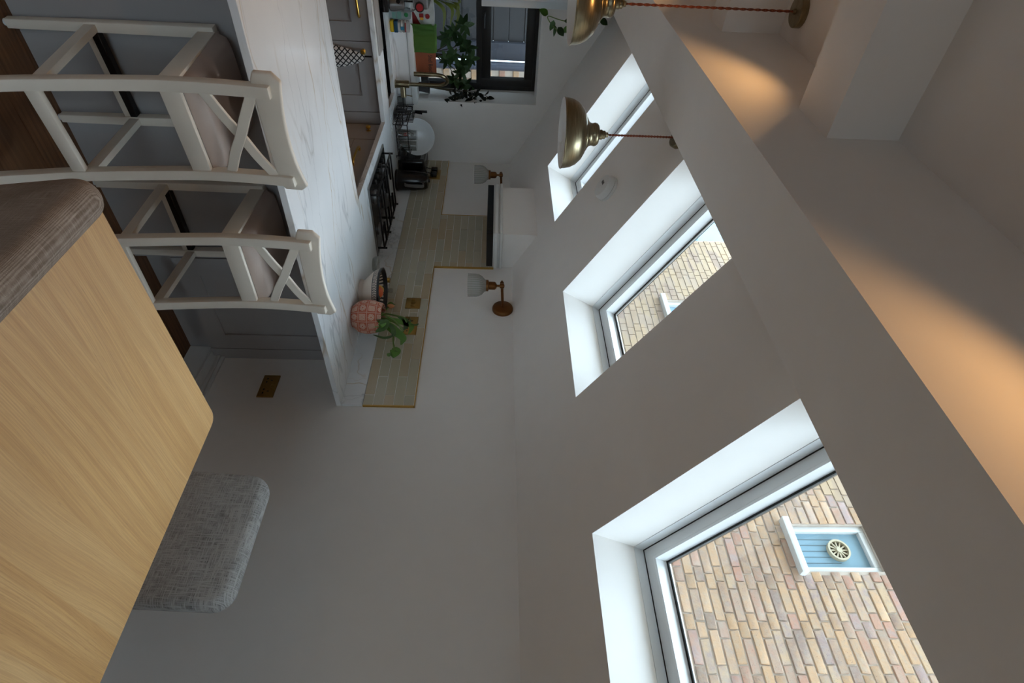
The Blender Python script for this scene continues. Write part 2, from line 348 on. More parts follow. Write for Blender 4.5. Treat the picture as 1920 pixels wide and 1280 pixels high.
def terracotta():
    """terracotta with scratched-in cream sunbursts and leaves, in a grid round the pot"""
    t = NT('patterned_terracotta'); v = t.co(); s = t.n('ShaderNodeSeparateXYZ'); t.l(v, s.inputs[0])
    u = t.math('MULTIPLY', t.math('ADD', t.math('ARCTAN2', s.outputs[1], s.outputs[0]), PI), 11/(2*PI)); vz = t.math('MULTIPLY', s.outputs[2], 1/0.046)
    iu = t.math('FLOOR', u); iv = t.math('FLOOR', vz)
    fx = t.math('SUBTRACT', t.math('FRACT', u), 0.5); fy = t.math('SUBTRACT', t.math('FRACT', vz), 0.5)
    r = t.math('SQRT', t.math('ADD', t.math('MULTIPLY', fx, fx), t.math('MULTIPLY', fy, fy))); a = t.math('ARCTAN2', fy, fx)
    pet = t.math('MULTIPLY_ADD', t.math('SINE', t.math('MULTIPLY', a, 12)), 0.5, 0.5)
    sun = t.math('MULTIPLY', t.math('GREATER_THAN', pet, 0.35), t.math('MULTIPLY', t.math('LESS_THAN', r, 0.36), t.math('GREATER_THAN', r, 0.13)))
    sun = t.math('MAXIMUM', sun, t.math('MULTIPLY', t.math('LESS_THAN', r, 0.15), t.math('GREATER_THAN', r, 0.09)))
    chev = t.math('FRACT', t.math('MULTIPLY', t.math('ADD', fy, t.math('MULTIPLY', t.math('ABSOLUTE', fx), -0.9)), 6.5))
    lf = t.math('MULTIPLY', t.math('GREATER_THAN', chev, 0.4), t.math('MULTIPLY', t.math('LESS_THAN', t.math('ABSOLUTE', fx), 0.34), t.math('LESS_THAN', t.math('ABSOLUTE', fy), 0.36)))
    par = t.math('MODULO', t.math('ADD', iu, iv), 2.0)
    motif = t.math('ADD', t.math('MULTIPLY', sun, t.math('GREATER_THAN', par, 0.5)), t.math('MULTIPLY', lf, t.math('LESS_THAN', par, 0.5)))
    ln = t.math('MAXIMUM', t.math('GREATER_THAN', t.math('ABSOLUTE', fx), 0.455), t.math('GREATER_THAN', t.math('ABSOLUTE', fy), 0.455))
    f = t.math('MINIMUM', t.math('ADD', motif, t.math('MULTIPLY', ln, 0.55)), 1.0)
    t.col(t.mix(t.math('MULTIPLY', f, 0.72), t.ramp(t.noise(v, 30, 3), [(0.3, srgb(172, 84, 60)), (0.7, srgb(190, 104, 76))]), srgb(222, 206, 188))); t.set(Roughness=0.85); return t.m
M_terra = terracotta()
def bowl_mat():
    """cream outside with a black and white geometric band, black rim, striped inside"""
    t = NT('painted_bowl'); v = t.co(); s = t.n('ShaderNodeSeparateXYZ'); t.l(v, s.inputs[0])
    a = t.math('ARCTAN2', s.outputs[1], s.outputs[0]); z = s.outputs[2]
    r = t.math('SQRT', t.math('ADD', t.math('MULTIPLY', s.outputs[0], s.outputs[0]), t.math('MULTIPLY', s.outputs[1], s.outputs[1])))
    zig = t.math('GREATER_THAN', t.math('FRACT', t.math('ADD', t.math('MULTIPLY', a, 14), t.math('PINGPONG', t.math('MULTIPLY', z, 60), 0.5))), 0.5)
    band = t.math('MULTIPLY', t.math('GREATER_THAN', z, 0.088), t.math('LESS_THAN', z, 0.112))
    line = t.math('MULTIPLY', t.math('GREATER_THAN', z, 0.084), t.math('LESS_THAN', z, 0.088))
    rim = t.math('GREATER_THAN', z, 0.1125)
    blk = t.math('MAXIMUM', t.math('MAXIMUM', t.math('MULTIPLY', band, zig), line), rim)
    c = t.mix(blk, srgb(224, 206, 190), srgb(24, 26, 30)); t.col(c); t.set(Roughness=0.3); return t.m
M_bowl = bowl_mat()
def stripe_mat():
    t = NT('striped_bowl_inside'); v = t.co(); s = t.n('ShaderNodeSeparateXYZ'); t.l(v, s.inputs[0]); a = t.math('ARCTAN2', s.outputs[1], s.outputs[0])
    st = t.math('GREATER_THAN', t.math('SINE', t.math('MULTIPLY', a, 34)), 0.0); top = t.math('GREATER_THAN', s.outputs[2], 0.104)
    t.col(t.mix(t.math('MAXIMUM', st, top), srgb(216, 200, 186), srgb(26, 27, 30))); t.set(Roughness=0.3); return t.m
M_stripe = stripe_mat()
def check_mat():
    t = NT('checked_tea_towel'); v = t.co(); w1 = t.wave(t.mp(v, (1,1,1), (0, PI/4, 0)), 13, d='X'); w2 = t.wave(t.mp(v, (1,1,1), (0, PI/4, 0)), 13, d='Z')
    f = t.math('MAXIMUM', t.math('GREATER_THAN', w1, 0.82), t.math('GREATER_THAN', w2, 0.82))
    t.col(t.mix(f, srgb(206, 202, 198), srgb(28, 28, 32))); t.set(Roughness=0.9); return t.m
M_check = check_mat()
def cord_mat():
    t = NT('twisted_rust_cord'); t.col(t.ramp(t.noise(t.co(), 160, 2), [(0.3, srgb(92, 40, 24)), (0.7, srgb(160, 80, 48))])); t.set(Roughness=0.8); return t.m
M_cord = cord_mat()

# ------------------------------------------------------------------ geometry constants
xA, yE = 2.278, 4.481
SL = 0.5941; CA = 1/math.hypot(1, SL); SA = SL*CA
zEave = H+0.137
def S(v):
    """(s up the slope from the eave, Y, t out of the ceiling) -> world"""
    return Vector((xA-v.x*CA+v.z*SA, v.y, zEave+v.x*SA+v.z*CA))
zW = H-0.74                       # worktop
XL, YB, ZC = -2.6, -3.4, H+1.18    # left wall, back wall, flat ceiling

# ------------------------------------------------------------------ floor with planks
floor = struct('floor', box(B(), XL-.2, xA+.2, YB-.2, yE+.4, -0.12, -0.012), plain('subfloor', srgb(40, 28, 20), 0.9))
pw, pl = 0.18, 1.9
pm = []
bm = box(B(), 0, pl-.0015, 0, pw-.0015, -0.012, 0.0, 0.0012, 1); plank_me = None
rows = 0; y = 0.34
while y < yE and rows < 24:
    x = XL + (-0.7*(rows % 3))
    while x < xA:
        if x+pl > -0.9 and y < 2.9:
            pm.append((x, y))
        x += pl
    y += pw; rows += 1
p0 = obj('plank', bm, M_floor, floor); plank_me = p0.data; p0.matrix_local = Matrix.Translation((pm[0][0], pm[0][1], 0))
copies('plank', plank_me, floor, [Matrix.Translation((a, b, 0)) for a, b in pm[1:]])
bm = B()
y0 = 0.34
box(bm, XL, xA, YB, y0, -0.012, 0.0); box(bm, XL, xA, 2.86, yE, -0.012, 0); struct('floor_boards', bm, M_floor, floor)['kind'] = 'stuff'

# ------------------------------------------------------------------ walls and ceilings
wr = struct('wall_right', box(B(), xA, xA+.16, YB, yE+.38, 0, zEave+.04), M_wall)
struct('wall_left', box(B(), XL-.15, XL, YB, yE+.38, 0, ZC+.2), M_wall)
# end wall with window hole
wx0, wx1, wz0, wz1 = 0.62, 1.777, H-0.64, H+0.320
def slope_z(x): return zEave+SL*(xA-x)+.08
bm = B()
for (a, b) in ((XL, wx0), (wx1, xA+.16)): box(bm, a, b, yE, yE+.36, 0, zEave if a > 1 else ZC+.15)
box(bm, wx0, wx1, yE, yE+.36, 0, wz0); box(bm, wx0, wx1, yE, yE+.36, wz1, wz1+.05)
def prism_xz(bm, pts):
    a_ = [bm.verts.new((x, yE, z)) for x, z in pts]; b_ = [bm.verts.new((x, yE+.36, z)) for x, z in pts]
    bm.faces.new(a_); bm.faces.new(b_[::-1])
    for i in range(len(pts)): bm.faces.new([a_[i], b_[i], b_[(i+1) % len(pts)], a_[(i+1) % len(pts)]])
prism_xz(bm, [(wx1, zEave), (xA+.16, zEave), (xA+.16, slope_z(xA+.16)), (wx1, slope_z(wx1))])
prism_xz(bm, [(wx0, wz1+.05), (wx1, wz1+.05), (wx1, slope_z(wx1)), (0.95, slope_z(0.95)), (0.95, ZC+.15), (wx0, ZC+.15)])
struct('wall_front', bm, M_wall, smooth=False)
# back wall behind the camera, with wide glazed garden doors
gx0, gx1, gz = -1.9, 0.2, 2.1
bm = B()
for a, b in ((XL, gx0), (gx1, xA+.16)): box(bm, a, b, YB-.2, YB, 0, ZC+.15)
box(bm, gx0, gx1, YB-.2, YB, gz, ZC+.15); struct('wall_back', bm, M_wall, smooth=False)
gd = sgroup('door_1', (0, YB, 0))
bm = B(); n = 3
for i in range(n+1):
    x = gx0+(gx1-gx0)*i/n; box(bm, max(gx0, x-.035), min(gx1, x+.035), -.13, -.07, 0.0, gz)
for z0, z1 in ((0.0, 0.06), (gz-.06, gz)): box(bm, gx0, gx1, -.128, -.072, z0, z1)
obj('door_frame', bm, M_frameblack, gd)
for i in range(n):
    a = gx0+(gx1-gx0)*i/n; obj('pane', box(B(), a+.035, a+(gx1-gx0)/n-.035, -.103, -.097, .06, gz-.06), M_pane, gd)

# sloped ceiling with three openings
s0 = (xA-1.8732)/CA; s1 = s0+0.98; sTop = (xA-0.86)/CA; TH = 0.195
sky_y = [(2.9685, 3.6765), (1.5858, 2.3049), (0.245, 0.9611)]
ys = [YB] + [v for a, b in sorted(sky_y) for v in (a, b)] + [yE+.36]
bm = B()
box(bm, -0.3, s0, YB, yE+.36, 0, TH, fn=S); box(bm, s1, sTop, YB, yE+.36, 0, TH, fn=S)
for i in range(0, len(ys), 2): box(bm, s0, s1, ys[i], ys[i+1], 0, TH, fn=S)
bmesh.ops.remove_doubles(bm, verts=bm.verts, dist=1e-5)
struct('ceiling', bm, M_ceil, smooth=False)
struct('ceiling', box(B(), XL-.1, 0.72, YB-.1, yE+.1, ZC, ZC+.15), M_ceil)
struct('wall_upper', box(B(), XL-.15, 0.86, YB-.1, yE+.36, ZC+.2, 7.6), plain('upper_brickwork', srgb(150, 134, 108), 0.9, var=.15), smooth=False)
struct('trim_1', box(B(), 0.691, 1.002, YB, yE, H+.735, ZC+.15), M_ceil, smooth=False)
struct('trim_2', box(B(), XL, 0.691, 1.585, 1.80, H+.965, ZC), M_ceil, smooth=False)
struct('trim_3', box(B(), XL, 0.691, 2.585, 2.75, H+.937, ZC), M_ceil, smooth=False)

# skylight windows
def ring(bm, a0, a1, b0, b1, o0, o1, t0, t1):
    """frame between outline grown by -o0 and -o1 (inward), from t0 to t1"""
    X0, X1, Y0, Y1 = a0+o0, a1-o0, b0+o0, b1-o0; x0, x1, y0, y1 = a0+o1, a1-o1, b0+o1, b1-o1
    box(bm, X0, x0, Y0, Y1, t0, t1, fn=S); box(bm, x1, X1, Y0, Y1, t0, t1, fn=S)
    box(bm, x0, x1, Y0, y0, t0, t1, fn=S); box(bm, x0, x1, y1, Y1, t0, t1, fn=S)
for k, (a, b) in enumerate(sky_y):
    g = sgroup('window_%d' % (k+1))
    bm = B(); ring(bm, s0, s1, a, b, -0.06, 0.002, TH, 0.252); obj('lining', bm, M_sash, g, smooth=False)
    bm = B(); ring(bm, s0, s1, a, b, 0.0015, 0.0055, 0.238, 0.2405); obj('gap_seal', bm, M_black, g, smooth=False)
    bm = B(); ring(bm, s0, s1, a, b, 0.0055, 0.042, 0.240, 0.285)
    obj('sash', bm, M_sash, g, smooth=False)
    bm = B(); ring(bm, s0, s1, a, b, 0.042, 0.052, 0.2405, 0.31); obj('glazing_bead', bm, M_upvc, g, smooth=False)
    bm = B(); ring(bm, s0, s1, a, b, 0.052, 0.0585, 0.293, 0.299); obj('gasket', bm, M_black, g, smooth=False)
    bm = B(); ring(bm, s0, s1, a, b, 0.0585, 0.064, 0.294, 0.300); obj('spacer', bm, M_steel, g, smooth=False)
    obj('pane', box(B(), s0+.05, s1-.05, a+.05, b-.05, 0.300, 0.304, fn=S), M_pane, g)
    bm = B(); ring(bm, s0, s1, a, b, -0.08, 0.03, 0.2855, 0.33); obj('flashing', bm, M_darksteel, g, smooth=False)

# skirting on the right wall
bm = B()
box(bm, xA-.018, xA, YB, 2.228, 0, 0.165); box(bm, xA-.024, xA, YB, 2.2275, 0.115, 0.125, .003); box(bm, xA-.022, xA, YB, 2.2275, 0.165, 0.185, .006); box(bm, xA-.014, xA, YB, 2.2275, .185, .205, .005)
struct('baseboard_right', bm, M_white)

# kitchen window in the end wall
g = sgroup('window_4', (0, 4.76, 0)); fy0, fy1 = 0.0, 0.07
bm = B()
fz0, fz1, fx1 = H-0.597, H+.320, wx1
box(bm, fx1-.05, fx1, fy0, fy1, fz0, fz1); box(bm, wx0, wx0+.06, fy0, fy1, fz0, fz1); box(bm, wx0, fx1, fy0+.001, fy1, fz0, fz0+.055); box(bm, wx0, fx1, fy0+.001, fy1, fz1-.035, fz1)
box(bm, wx0, fx1, fy0+.001, fy1, H-.153, H-.10)
obj('window_frame', bm, M_frameblack, g, smooth=False)
bm = B(); cx0, cx1, cz0, cz1 = wx0+.05, fx1-.035, H-.112, H+.297
for q in ((cx0, cx0+.06, cz0, cz1), (cx1-.062, cx1, cz0, cz1)): box(bm, q[0], q[1], -.018, .03, q[2], q[3], .004)
for q in ((cx0, cx1, cz0, cz0+.074), (cx0, cx1, cz1-.068, cz1)): box(bm, q[0]+.001, q[1]-.001, -.017, .03, q[2]+.001, q[3]-.001, .004)
obj('casement', bm, M_frameblack, g)
bm = B(); box(bm, 1.20, 1.235, -.03, -.018, cz0+.01, cz0+.03, .003); tube(bm, [(1.217, -.03, cz0+.02), (1.217, -.045, cz0+.02), (1.31, -.045, cz0+.02)], .006); obj('handle', bm, M_blackmetal, g)
obj('pane', box(B(), cx0+.06, cx1-.062, .008, .013, cz0+.074, cz1-.068), M_pane, g); obj('pane', box(B(), wx0+.06, fx1-.05, .03, .035, fz0+.055, H-.153), M_pane, g)
bm = box(B(), wx0-.02, 1.802, 4.452-4.76, -.002, H-.640, H-.597, .008); obj('window_sill', bm, M_white, g)

# ------------------------------------------------------------------ splashback of thin glazed tiles (pieces of the right wall)
zt0, zt1, zh = H-.6334, H-.3764, H+.0147
struct('grout_bed', box(box(B(), xA-.0106, xA, 1.845, yE, zt0, zt1), xA-.0106, xA, 3.0156, 3.6393, zt1, zh), M_grout, wr, smooth=False)
tile_p, rowh = 0.2565, 0.0514
meshes = {}
def tile_mesh(L, h):
    k = (round(L, 3), round(h, 3))
    if k not in meshes:
        bm = box(B(), -.009, 0, 0, L-.0034, 0, h-.0032, .0010, 1)
        bmesh.ops.recalc_face_normals(bm, faces=bm.faces)
        me = bpy.data.meshes.new('tile'); bm.to_mesh(me); bm.free(); shade(me); me.materials.append(M_tile); meshes[k] = me
    return meshes[k]
def tile_row(yA, yB, z, h, off):
    y = 1.8425+off-tile_p
    while y < yB:
        a, b = max(y, yA), min(y+tile_p, yB)
        if b-a > .012:
            rz = random.uniform(-.006, .006)
            copies('tile', tile_mesh(b-a, h), wr, [Matrix.Translation((xA-.003-random.uniform(0, .0012), a, z)) @ Euler((0, random.uniform(-.008, .008), rz)).to_matrix().to_4x4()])
        y += tile_p
for r in range(5): tile_row(1.8425, yE-.001, zt0+r*rowh, rowh, 0.07 if r % 2 == 0 else 0.198)
zr = zt1+.001; r = 5
while zr < zh-.01:
    tile_row(3.018, 3.637, zr, min(rowh, zh-zr), 0.07 if r % 2 == 0 else 0.198); zr += rowh; r += 1
def strip(a, b): box(st, *a, *b)
st = B()
box(st, xA-.0125, xA, 1.838, 1.8435, zt0, zt1+.004); box(st, xA-.0125, xA, 1.838, 3.0156, zt1, zt1+.0045); box(st, xA-.0125, xA, 3.0106, 3.0166, zt1, zh)
box(st, xA-.0125, xA, 3.6385, 3.6435, zt1, zh); box(st, xA-.0125, xA, 3.6385, yE, zt1, zt1+.0045)
struct('edge_strip', st, M_gold, wr, smooth=False)

# ------------------------------------------------------------------ worktops
X1c, Yc, Yp0, Yp1 = 1.664, 3.8047, 1.8417, 2.801
TK = 0.027
bm = B()
box(bm, -0.25, xA, Yp0, Yp1, zW-TK, zW, .002, 1); o = obj('peninsula_worktop', bm, M_marble); tag(o, 'long white veined quartz worktop of the breakfast peninsula', 'worktop')
bm = B(); sk = (0.84, 1.655, 4.02, 4.30)
box(bm, X1c, xA, Yp1+.001, 4.479, zW-TK, zW)
box(bm, -1.2, sk[0], Yc, 4.479, zW-TK, zW); box(bm, sk[0], sk[1], Yc, sk[2], zW-TK, zW); box(bm, sk[0], sk[1], sk[3], 4.479, zW-TK, zW); box(bm, sk[1], X1c, Yc, 4.479, zW-TK, zW)
bmesh.ops.remove_doubles(bm, verts=bm.verts, dist=1e-5)
o = obj('kitchen_worktop', bm, M_marble, smooth=False); tag(o, 'L shaped white veined quartz worktop holding the hob and sink', 'worktop')
zu = H-.6345
bm = B(); box(bm, xA-.018, xA-.0002, Yp0+.001, 4.459, zW+.0002, zu, .001, 1); obj('upstand', bm, M_marble, o)
bm = B(); box(bm, -1.2, xA-.0002, 4.4605, 4.4795, zW+.0002, H-.6405, .001, 1); obj('upstand', bm, M_marble, o)
bm = B()
for i in range(5): box(bm, 1.70+.028*i, 1.712+.028*i, 4.02, 4.24, zW+.0001, zW+.0022, .001, 1)
obj('drainer_ridges', bm, M_marble, o)

# ------------------------------------------------------------------ cabinets
def shaker(bm, x0, x1, z0, z1, y, st=.09, dep=.008, th=.02, st_r=None):
    """shaker door: front face at y, body goes to +y"""
    a = st; b = st_r or st
    box(bm, x0, x0+a, y, y+th, z0, z1); box(bm, x1-b, x1, y, y+th, z0, z1); box(bm, x0+a, x1-b, y, y+th, z0, z0+a); box(bm, x0+a, x1-b, y, y+th, z1-a, z1); box(bm, x0+a, x1-b, y+dep, y+th, z0+a, z1-a)
def knob(p, y, x, z, r=.016):
    bm = lathe(B(), [(0, -.034), (r*.7, -.032), (r, -.026), (r*.9, -.017), (r*.35, -.012), (r*.3, -.004), (r*.75, 0)], 20, (x, y, z), 'Y'); return obj('knob', bm, M_brass, p)
pen = thing('peninsula_unit', 'grey painted back of the breakfast peninsula under the white worktop', 'cabinet', (1.0, 2.16, 0))
def L(bm, name, mat, root, **k):
    for v in bm.verts: v.co = v.co-root.location
    return obj(name, bm, mat, root, **k)
L(box(B(), -0.2, 1.611, 2.16, 2.18, 0.0, zW-TK), 'back_panel', M_cab, pen)
bm = B(); shaker(bm, 1.617, 2.202, .155, zW-TK-.003, 2.16, .10); L(bm, 'shaker_panel', M_cab, pen, smooth=False)
L(box(B(), 2.206, xA-.001, 2.16, 2.18, .15, zW-TK), 'filler_strip', M_cab, pen)
L(box(B(), 1.611, xA-.001, 2.23, 2.25, 0, .15), 'plinth', M_cab, pen)
L(box(B(), -0.2, xA-.02, 2.181, 2.78, .155, zW-TK-.001), 'carcass', M_cab, pen)
# run under the end worktop
run = thing('sink_cabinet_run', 'grey shaker base cabinets below the sink worktop', 'cabinet', (1.0, 3.83, 0))
L(box(B(), -1.2, 1.685, 3.851, 4.45, .1, .62), 'carcass', M_cab, run); L(box(B(), -1.2, 1.685, 3.9, 3.92, 0, .1), 'plinth', M_cab, run)
ztop = zW-TK-.006
bm = B(); shaker(bm, 0.47, 1.167, .11, ztop, 3.83, .105, st_r=.107); d1 = L(bm, 'door', M_cab, run, smooth=False)
bm = B(); shaker(bm, 1.171, 1.606, .11, ztop, 3.83, .10, st_r=.105); d2 = L(bm, 'door', M_cab, run, smooth=False)
L(box(B(), 1.61, 1.689, 3.83, 3.85, .11, ztop), 'corner_post', M_cab, run)
bm = B(); tube(bm, curve_pts([(.86, 3.832, H-.828), (.865, 3.80, H-.828), (.945, 3.795, H-.828), (1.02, 3.80, H-.828), (1.03, 3.832, H-.828)], 6), .007); L(bm, 'handle', M_brass, d1) if False else None
def child(bm, name, mat, par, root):
    for v in bm.verts: v.co = v.co-root.location
    return obj(name, bm, mat, par)
bm = B(); tube(bm, curve_pts([(.86, 3.832, H-.825), (.865, 3.805, H-.825), (.945, 3.797, H-.825), (1.02, 3.805, H-.825), (1.027, 3.832, H-.825)], 6), .007); child(bm, 'handle', M_brass, d1, run)
bm = lathe(B(), [(0, -.034), (.011, -.033), (.016, -.026), (.014, -.017), (.006, -.012), (.005, -.004), (.012, 0)], 20, (1.222, 3.83, H-.827), 'Y'); child(bm, 'knob', M_brass, d2, run)
# run under the hob worktop, fronts face -X
run2 = thing('hob_cabinet_run', 'grey base cabinets with drawer below the hob worktop', 'cabinet', (1.69, 3.3, 0))
L(box(B(), 1.711, 2.26, 2.801, 3.829, .1, zW-TK-.05), 'carcass', M_cab, run2); L(box(B(), 1.74, 1.76, 2.801, 3.829, 0, .1), 'plinth', M_cab, run2)
def shakerX(bm, y0, y1, z0, z1, x, st=.08, dep=.008, th=.02):
    box(bm, x, x+th, y0, y0+st, z0, z1); box(bm, x, x+th, y1-st, y1, z0, z1); box(bm, x, x+th, y0+st, y1-st, z0, z0+st); box(bm, x, x+th, y0+st, y1-st, z1-st, z1); box(bm, x+dep, x+th, y0+st, y1-st, z0+st, z1-st)
d = L(box(B(), 1.69, 1.71, 3.598, 3.825, .11, ztop), 'door', M_cab, run2)
child(lathe(B(), [(0, -.036), (.011, -.035), (.017, -.028), (.015, -.018), (.006, -.013), (.005, -.006), (.016, 0)], 20, (1.69, 3.728, H-.84), 'X'), 'knob', M_brass, d, run2)
d = L(box(B(), 1.69, 1.71, 2.85, 3.594, H-.91, ztop), 'drawer', M_cab, run2)
bm = B(); tube(bm, curve_pts([(1.692, 3.44, H-.85), (1.665, 3.435, H-.85), (1.655, 3.34, H-.85), (1.665, 3.245, H-.85), (1.692, 3.24, H-.85)], 6), .007); child(bm, 'handle', M_brass, d, run2)
bm = B(); shakerX(bm, 2.85, 3.594, .11, H-.914, 1.69); L(bm, 'drawer', M_cab, run2, smooth=False)
# wall cupboard at the window
wc = thing('wall_cupboard', 'pale grey wall cupboard with brass knob beside kitchen window', 'cabinet', (0.6, 4.15, 0))
L(box(B(), 0.3, 1.029, 4.172, 4.479, H-.10, H+.72), 'body', M_cabw, wc)
d = L(box(B(), 0.3, 0.985, 4.15, 4.171, H-.096, H+.716, .002, 1), 'door', M_cabw, wc)
child(lathe(B(), [(0, -.03), (.010, -.029), (.014, -.023), (.012, -.015), (.005, -.01), (.005, -.004), (.010, 0)], 16, (0.965, 4.15, H-.045), 'Y'), 'knob', M_brass, d, wc)
o = obj('shelf_box', box(box(B(), 0.2, 0.978, 4.13, 4.479, H-.40, H-.3905, .002, 1), 0.96, 0.978, 4.13, 4.479, H-.3902, H-.102, .002, 1), M_white); tag(o, 'plain white shelf unit under the wall cupboard', 'shelf')

# ------------------------------------------------------------------ extractor hood
hd = thing('extractor_hood', 'white boxed extractor hood with moulded edge and steel underside above hob', 'hood', (2.0, 3.33, H))
bm = B()
x0, x1, y0, y1 = 2.021, xA-.0005, 3.04, 3.622
def roofz(x): return zEave+SL*(xA-x)-H
v = [(x0, y0), (x1, y0), (x1, y1), (x0, y1)]
lo = [bm.verts.new((x-2.0, y-3.33, .07)) for x, y in v]; hi = [bm.verts.new((x-2.0, y-3.33, roofz(x)-.0008)) for x, y in v]
bm.faces.new(lo[::-1]); bm.faces.new(hi)
for i in range(4): bm.faces.new([lo[i], lo[(i+1) % 4], hi[(i+1) % 4], hi[i]])
obj('chimney_box', bm, M_ceil, hd, smooth=False)
bm = B()
for z0, z1, e in ((.008, .018, .012), (.018, .040, .018), (.040, .052, .008), (.052, .069, .022)): box(bm, x0-2.0-e, x1-2.0, y0-3.33-e, y1-3.33+e, z0, z1, .005, 2)
obj('moulding', bm, M_white, hd)
bm = B(); box(bm, x0-2.0-.012, x1-2.0, y0-3.33-.01, y1-3.33+.01, -.033, .0078, .001, 1); obj('extractor', bm, M_darksteel, hd)
bm = B(); box(bm, x0-2.0-.0135, x0-2.0-.0122, -.27, -.245, -.031, .006); obj('control_strip', bm, M_black, hd)

# ------------------------------------------------------------------ hob
hb = thing('gas_hob', 'black five burner gas hob with steel surround set in the worktop', 'hob', (1.975, 3.33, zW))
bm = box(B(), -.245, .245, -.295, .295, 0.0005, .009, .003); obj('steel_base', bm, M_steel, hb)
obj('glass_top', box(B(), -.228, .228, -.278, .278, .0092, .0115), M_plasticblack, hb)
for (bx_, by_, r) in ((-.12, .17, .035), (.11, .17, .045), (0, 0, .055), (-.12, -.17, .04), (.11, -.17, .035)):
    b_ = obj('burner', lathe(B(), [(r*1.15, .0117), (r*1.15, .02), (r*.95, .024), (r, .028), (r, .034), (r*.8, .038), (0, .038)], 24, (bx_, by_, 0)), M_steel, hb)
    obj('burner_cap', lathe(B(), [(r*.85, .0382), (r*.85, .043), (r*.7, .046), (0, .046)], 24, (bx_, by_, 0)), M_black, b_)
for cy, wy in ((.18, .09), (0, .085), (-.18, .09)):
    bm = B()
    for sx in (-.19, .19): box(bm, sx-.005, sx+.005, cy-wy, cy+wy, .045, .055, .001, 1)
    for sy in (-wy, wy): box(bm, -.19, .19, cy+sy-.005, cy+sy+.005, .0452, .0552, .001, 1)
    box(bm, -.19, -.05, cy-.005, cy+.005, .0454, .058, .001, 1); box(bm, .05, .19, cy-.005, cy+.005, .0454, .058, .001, 1)
    for sx in (-.19, .19):
        for sy in (-wy, wy): box(bm, sx-.005, sx+.005, cy+sy-.0055, cy+sy+.0055, .012, .068, .001, 1)
    obj('pan_support', bm, M_blackmetal, hb)
for i in range(5): obj('dial', lathe(B(), [(.015, .0117), (.015, .024), (.012, .026), (0, .026)], 16, (-.205, -.14+.07*i, 0)), M_blackmetal, hb)

# ------------------------------------------------------------------ sink and tap
sn = thing('undermount_sink', 'dark steel undermount sink below the brass tap', 'sink', (1.25, 4.16, zW))
bm = B(); a, b, c, d = sk[0]-1.25, sk[1]-1.25, sk[2]-4.16, sk[3]-4.16; zt = -TK-.0005
for q in ((a-.012, a, c-.012, d+.012), (b, b+.012, c-.012, d+.012), (a, b, c-.012, c), (a, b, d, d+.012), (.02, .04, c, d)): box(bm, q[0], q[1], q[2], q[3], -.20, zt if q[0] != .02 else zt-.03)
box(bm, a-.012, b+.012, c-.012, d+.012, -.205, -.1995); obj('basin', bm, M_darksteel, sn, smooth=False)
obj('overflow', box(B(), -.03, .03, d-.004, d-.0005, -.075, -.05, .0015, 1), M_black, sn)
for x in (-.2, .22): obj('drain', lathe(B(), [(.04, -.1994), (.04, -.196), (.03, -.195), (0, -.197)], 24, (x, 0, 0)), M_steel, sn)
tp = thing('kitchen_tap', 'brushed brass swan neck tap behind the sink', 'tap', (1.612, 4.36, zW))
bm = lathe(B(), [(.030, 0.0004), (.030, .006), (.026, .008), (.026, .10), (.024, .103), (0, .103)], 28); obj('base', bm, M_antique, tp)
pts = [(0, 0, .10), (0, 0, .20), (0, 0, .305)]
for i in range(1, 13):
    a = PI*i/12; pts.append((-.062*(1-math.cos(a))*.85, -.085*(1-math.cos(a))*.5, .305+.085*math.sin(a)))
pts += [(-.1056, -.0855, .25), (-.1057, -.086, .165)]
obj('spout', tube(B(), pts, .0135, 14), M_antique, tp)
obj('spray_head', tube(B(), [(-.1057, -.086, .215), (-.1057, -.086, .155)], .0155, 14), M_antique, tp)
bm = tube(B(), [(0, 0, .055), (.09, -.01, .055)], .021, 18); lev = obj('mixer_body', bm, M_antique, tp)
obj('lever', tube(B(), [(.075, -.01, .07), (.082, -.012, .12)], .004, 8), M_antique, lev)
# worktop mat by the sink
o = obj('chopping_board', box(B(), 0.62, 1.255, 3.845, 3.985, zW+.0003, zW+.010, .003), plain('grey_board', srgb(150, 146, 142), 0.5, var=0.12)); tag(o, 'grey chopping board lying at the front of the sink worktop', 'board')

# ------------------------------------------------------------------ sockets, switch, sconces, smoke alarm
def plate(name, label, y, z, wy, hz, double_socket, x=None, root_only=False):
    r = thing(name, label, 'socket' if double_socket else 'switch', (x or xA-.0135, y, z))
    obj('plate', box(B(), -.004, .004, -wy/2, wy/2, -hz/2, hz/2, .002, 2), M_plate, r)
    if double_socket:
        for s in (-1, 1):
            c = s*wy*.25
            for q in ((c-.003, c+.003, hz*.02, hz*.14), (c-.017, c-.006, -hz*.24, -hz*.16), (c+.006, c+.017, -hz*.24, -hz*.16)): obj('pin_hole', box(B(), -.0046, -.0041, *q), M_black, r)
            obj('rocker_switch', box(B(), -.0085, -.0042, s*wy*.07-.005, s*wy*.07+.005, hz*.15, hz*.32, .001, 1), M_plate, r)
    else:
        for s in (-1, 0, 1): obj('toggle', box(B(), -.010, -.0042, s*.026-.006, s*.026+.006, -.012, .012, .002, 1), M_plate, r)
    return r
plate('double_socket', 'brass double socket low on the bare wall under the worktop end', 1.961, H-1.136, .147, .083, True, xA-.0045)
plate('light_switch', 'brass three gang switch on the tiles above the fruit bowl', 2.635, H-.467, .095, .088, False)
plate('double_socket', 'brass double socket on the tiles behind the potted plant', 2.436, H-.460, .150, .078, True)
ks = plate('double_socket', 'brass double socket on the tiles above kettle and toaster', 4.232, H-.468, .150, .085, True)
pg = thing('black_plug', 'black plug in the tile socket nearer the corner, for the toaster', 'plug', (xA-.0225, 4.268, H-.475))
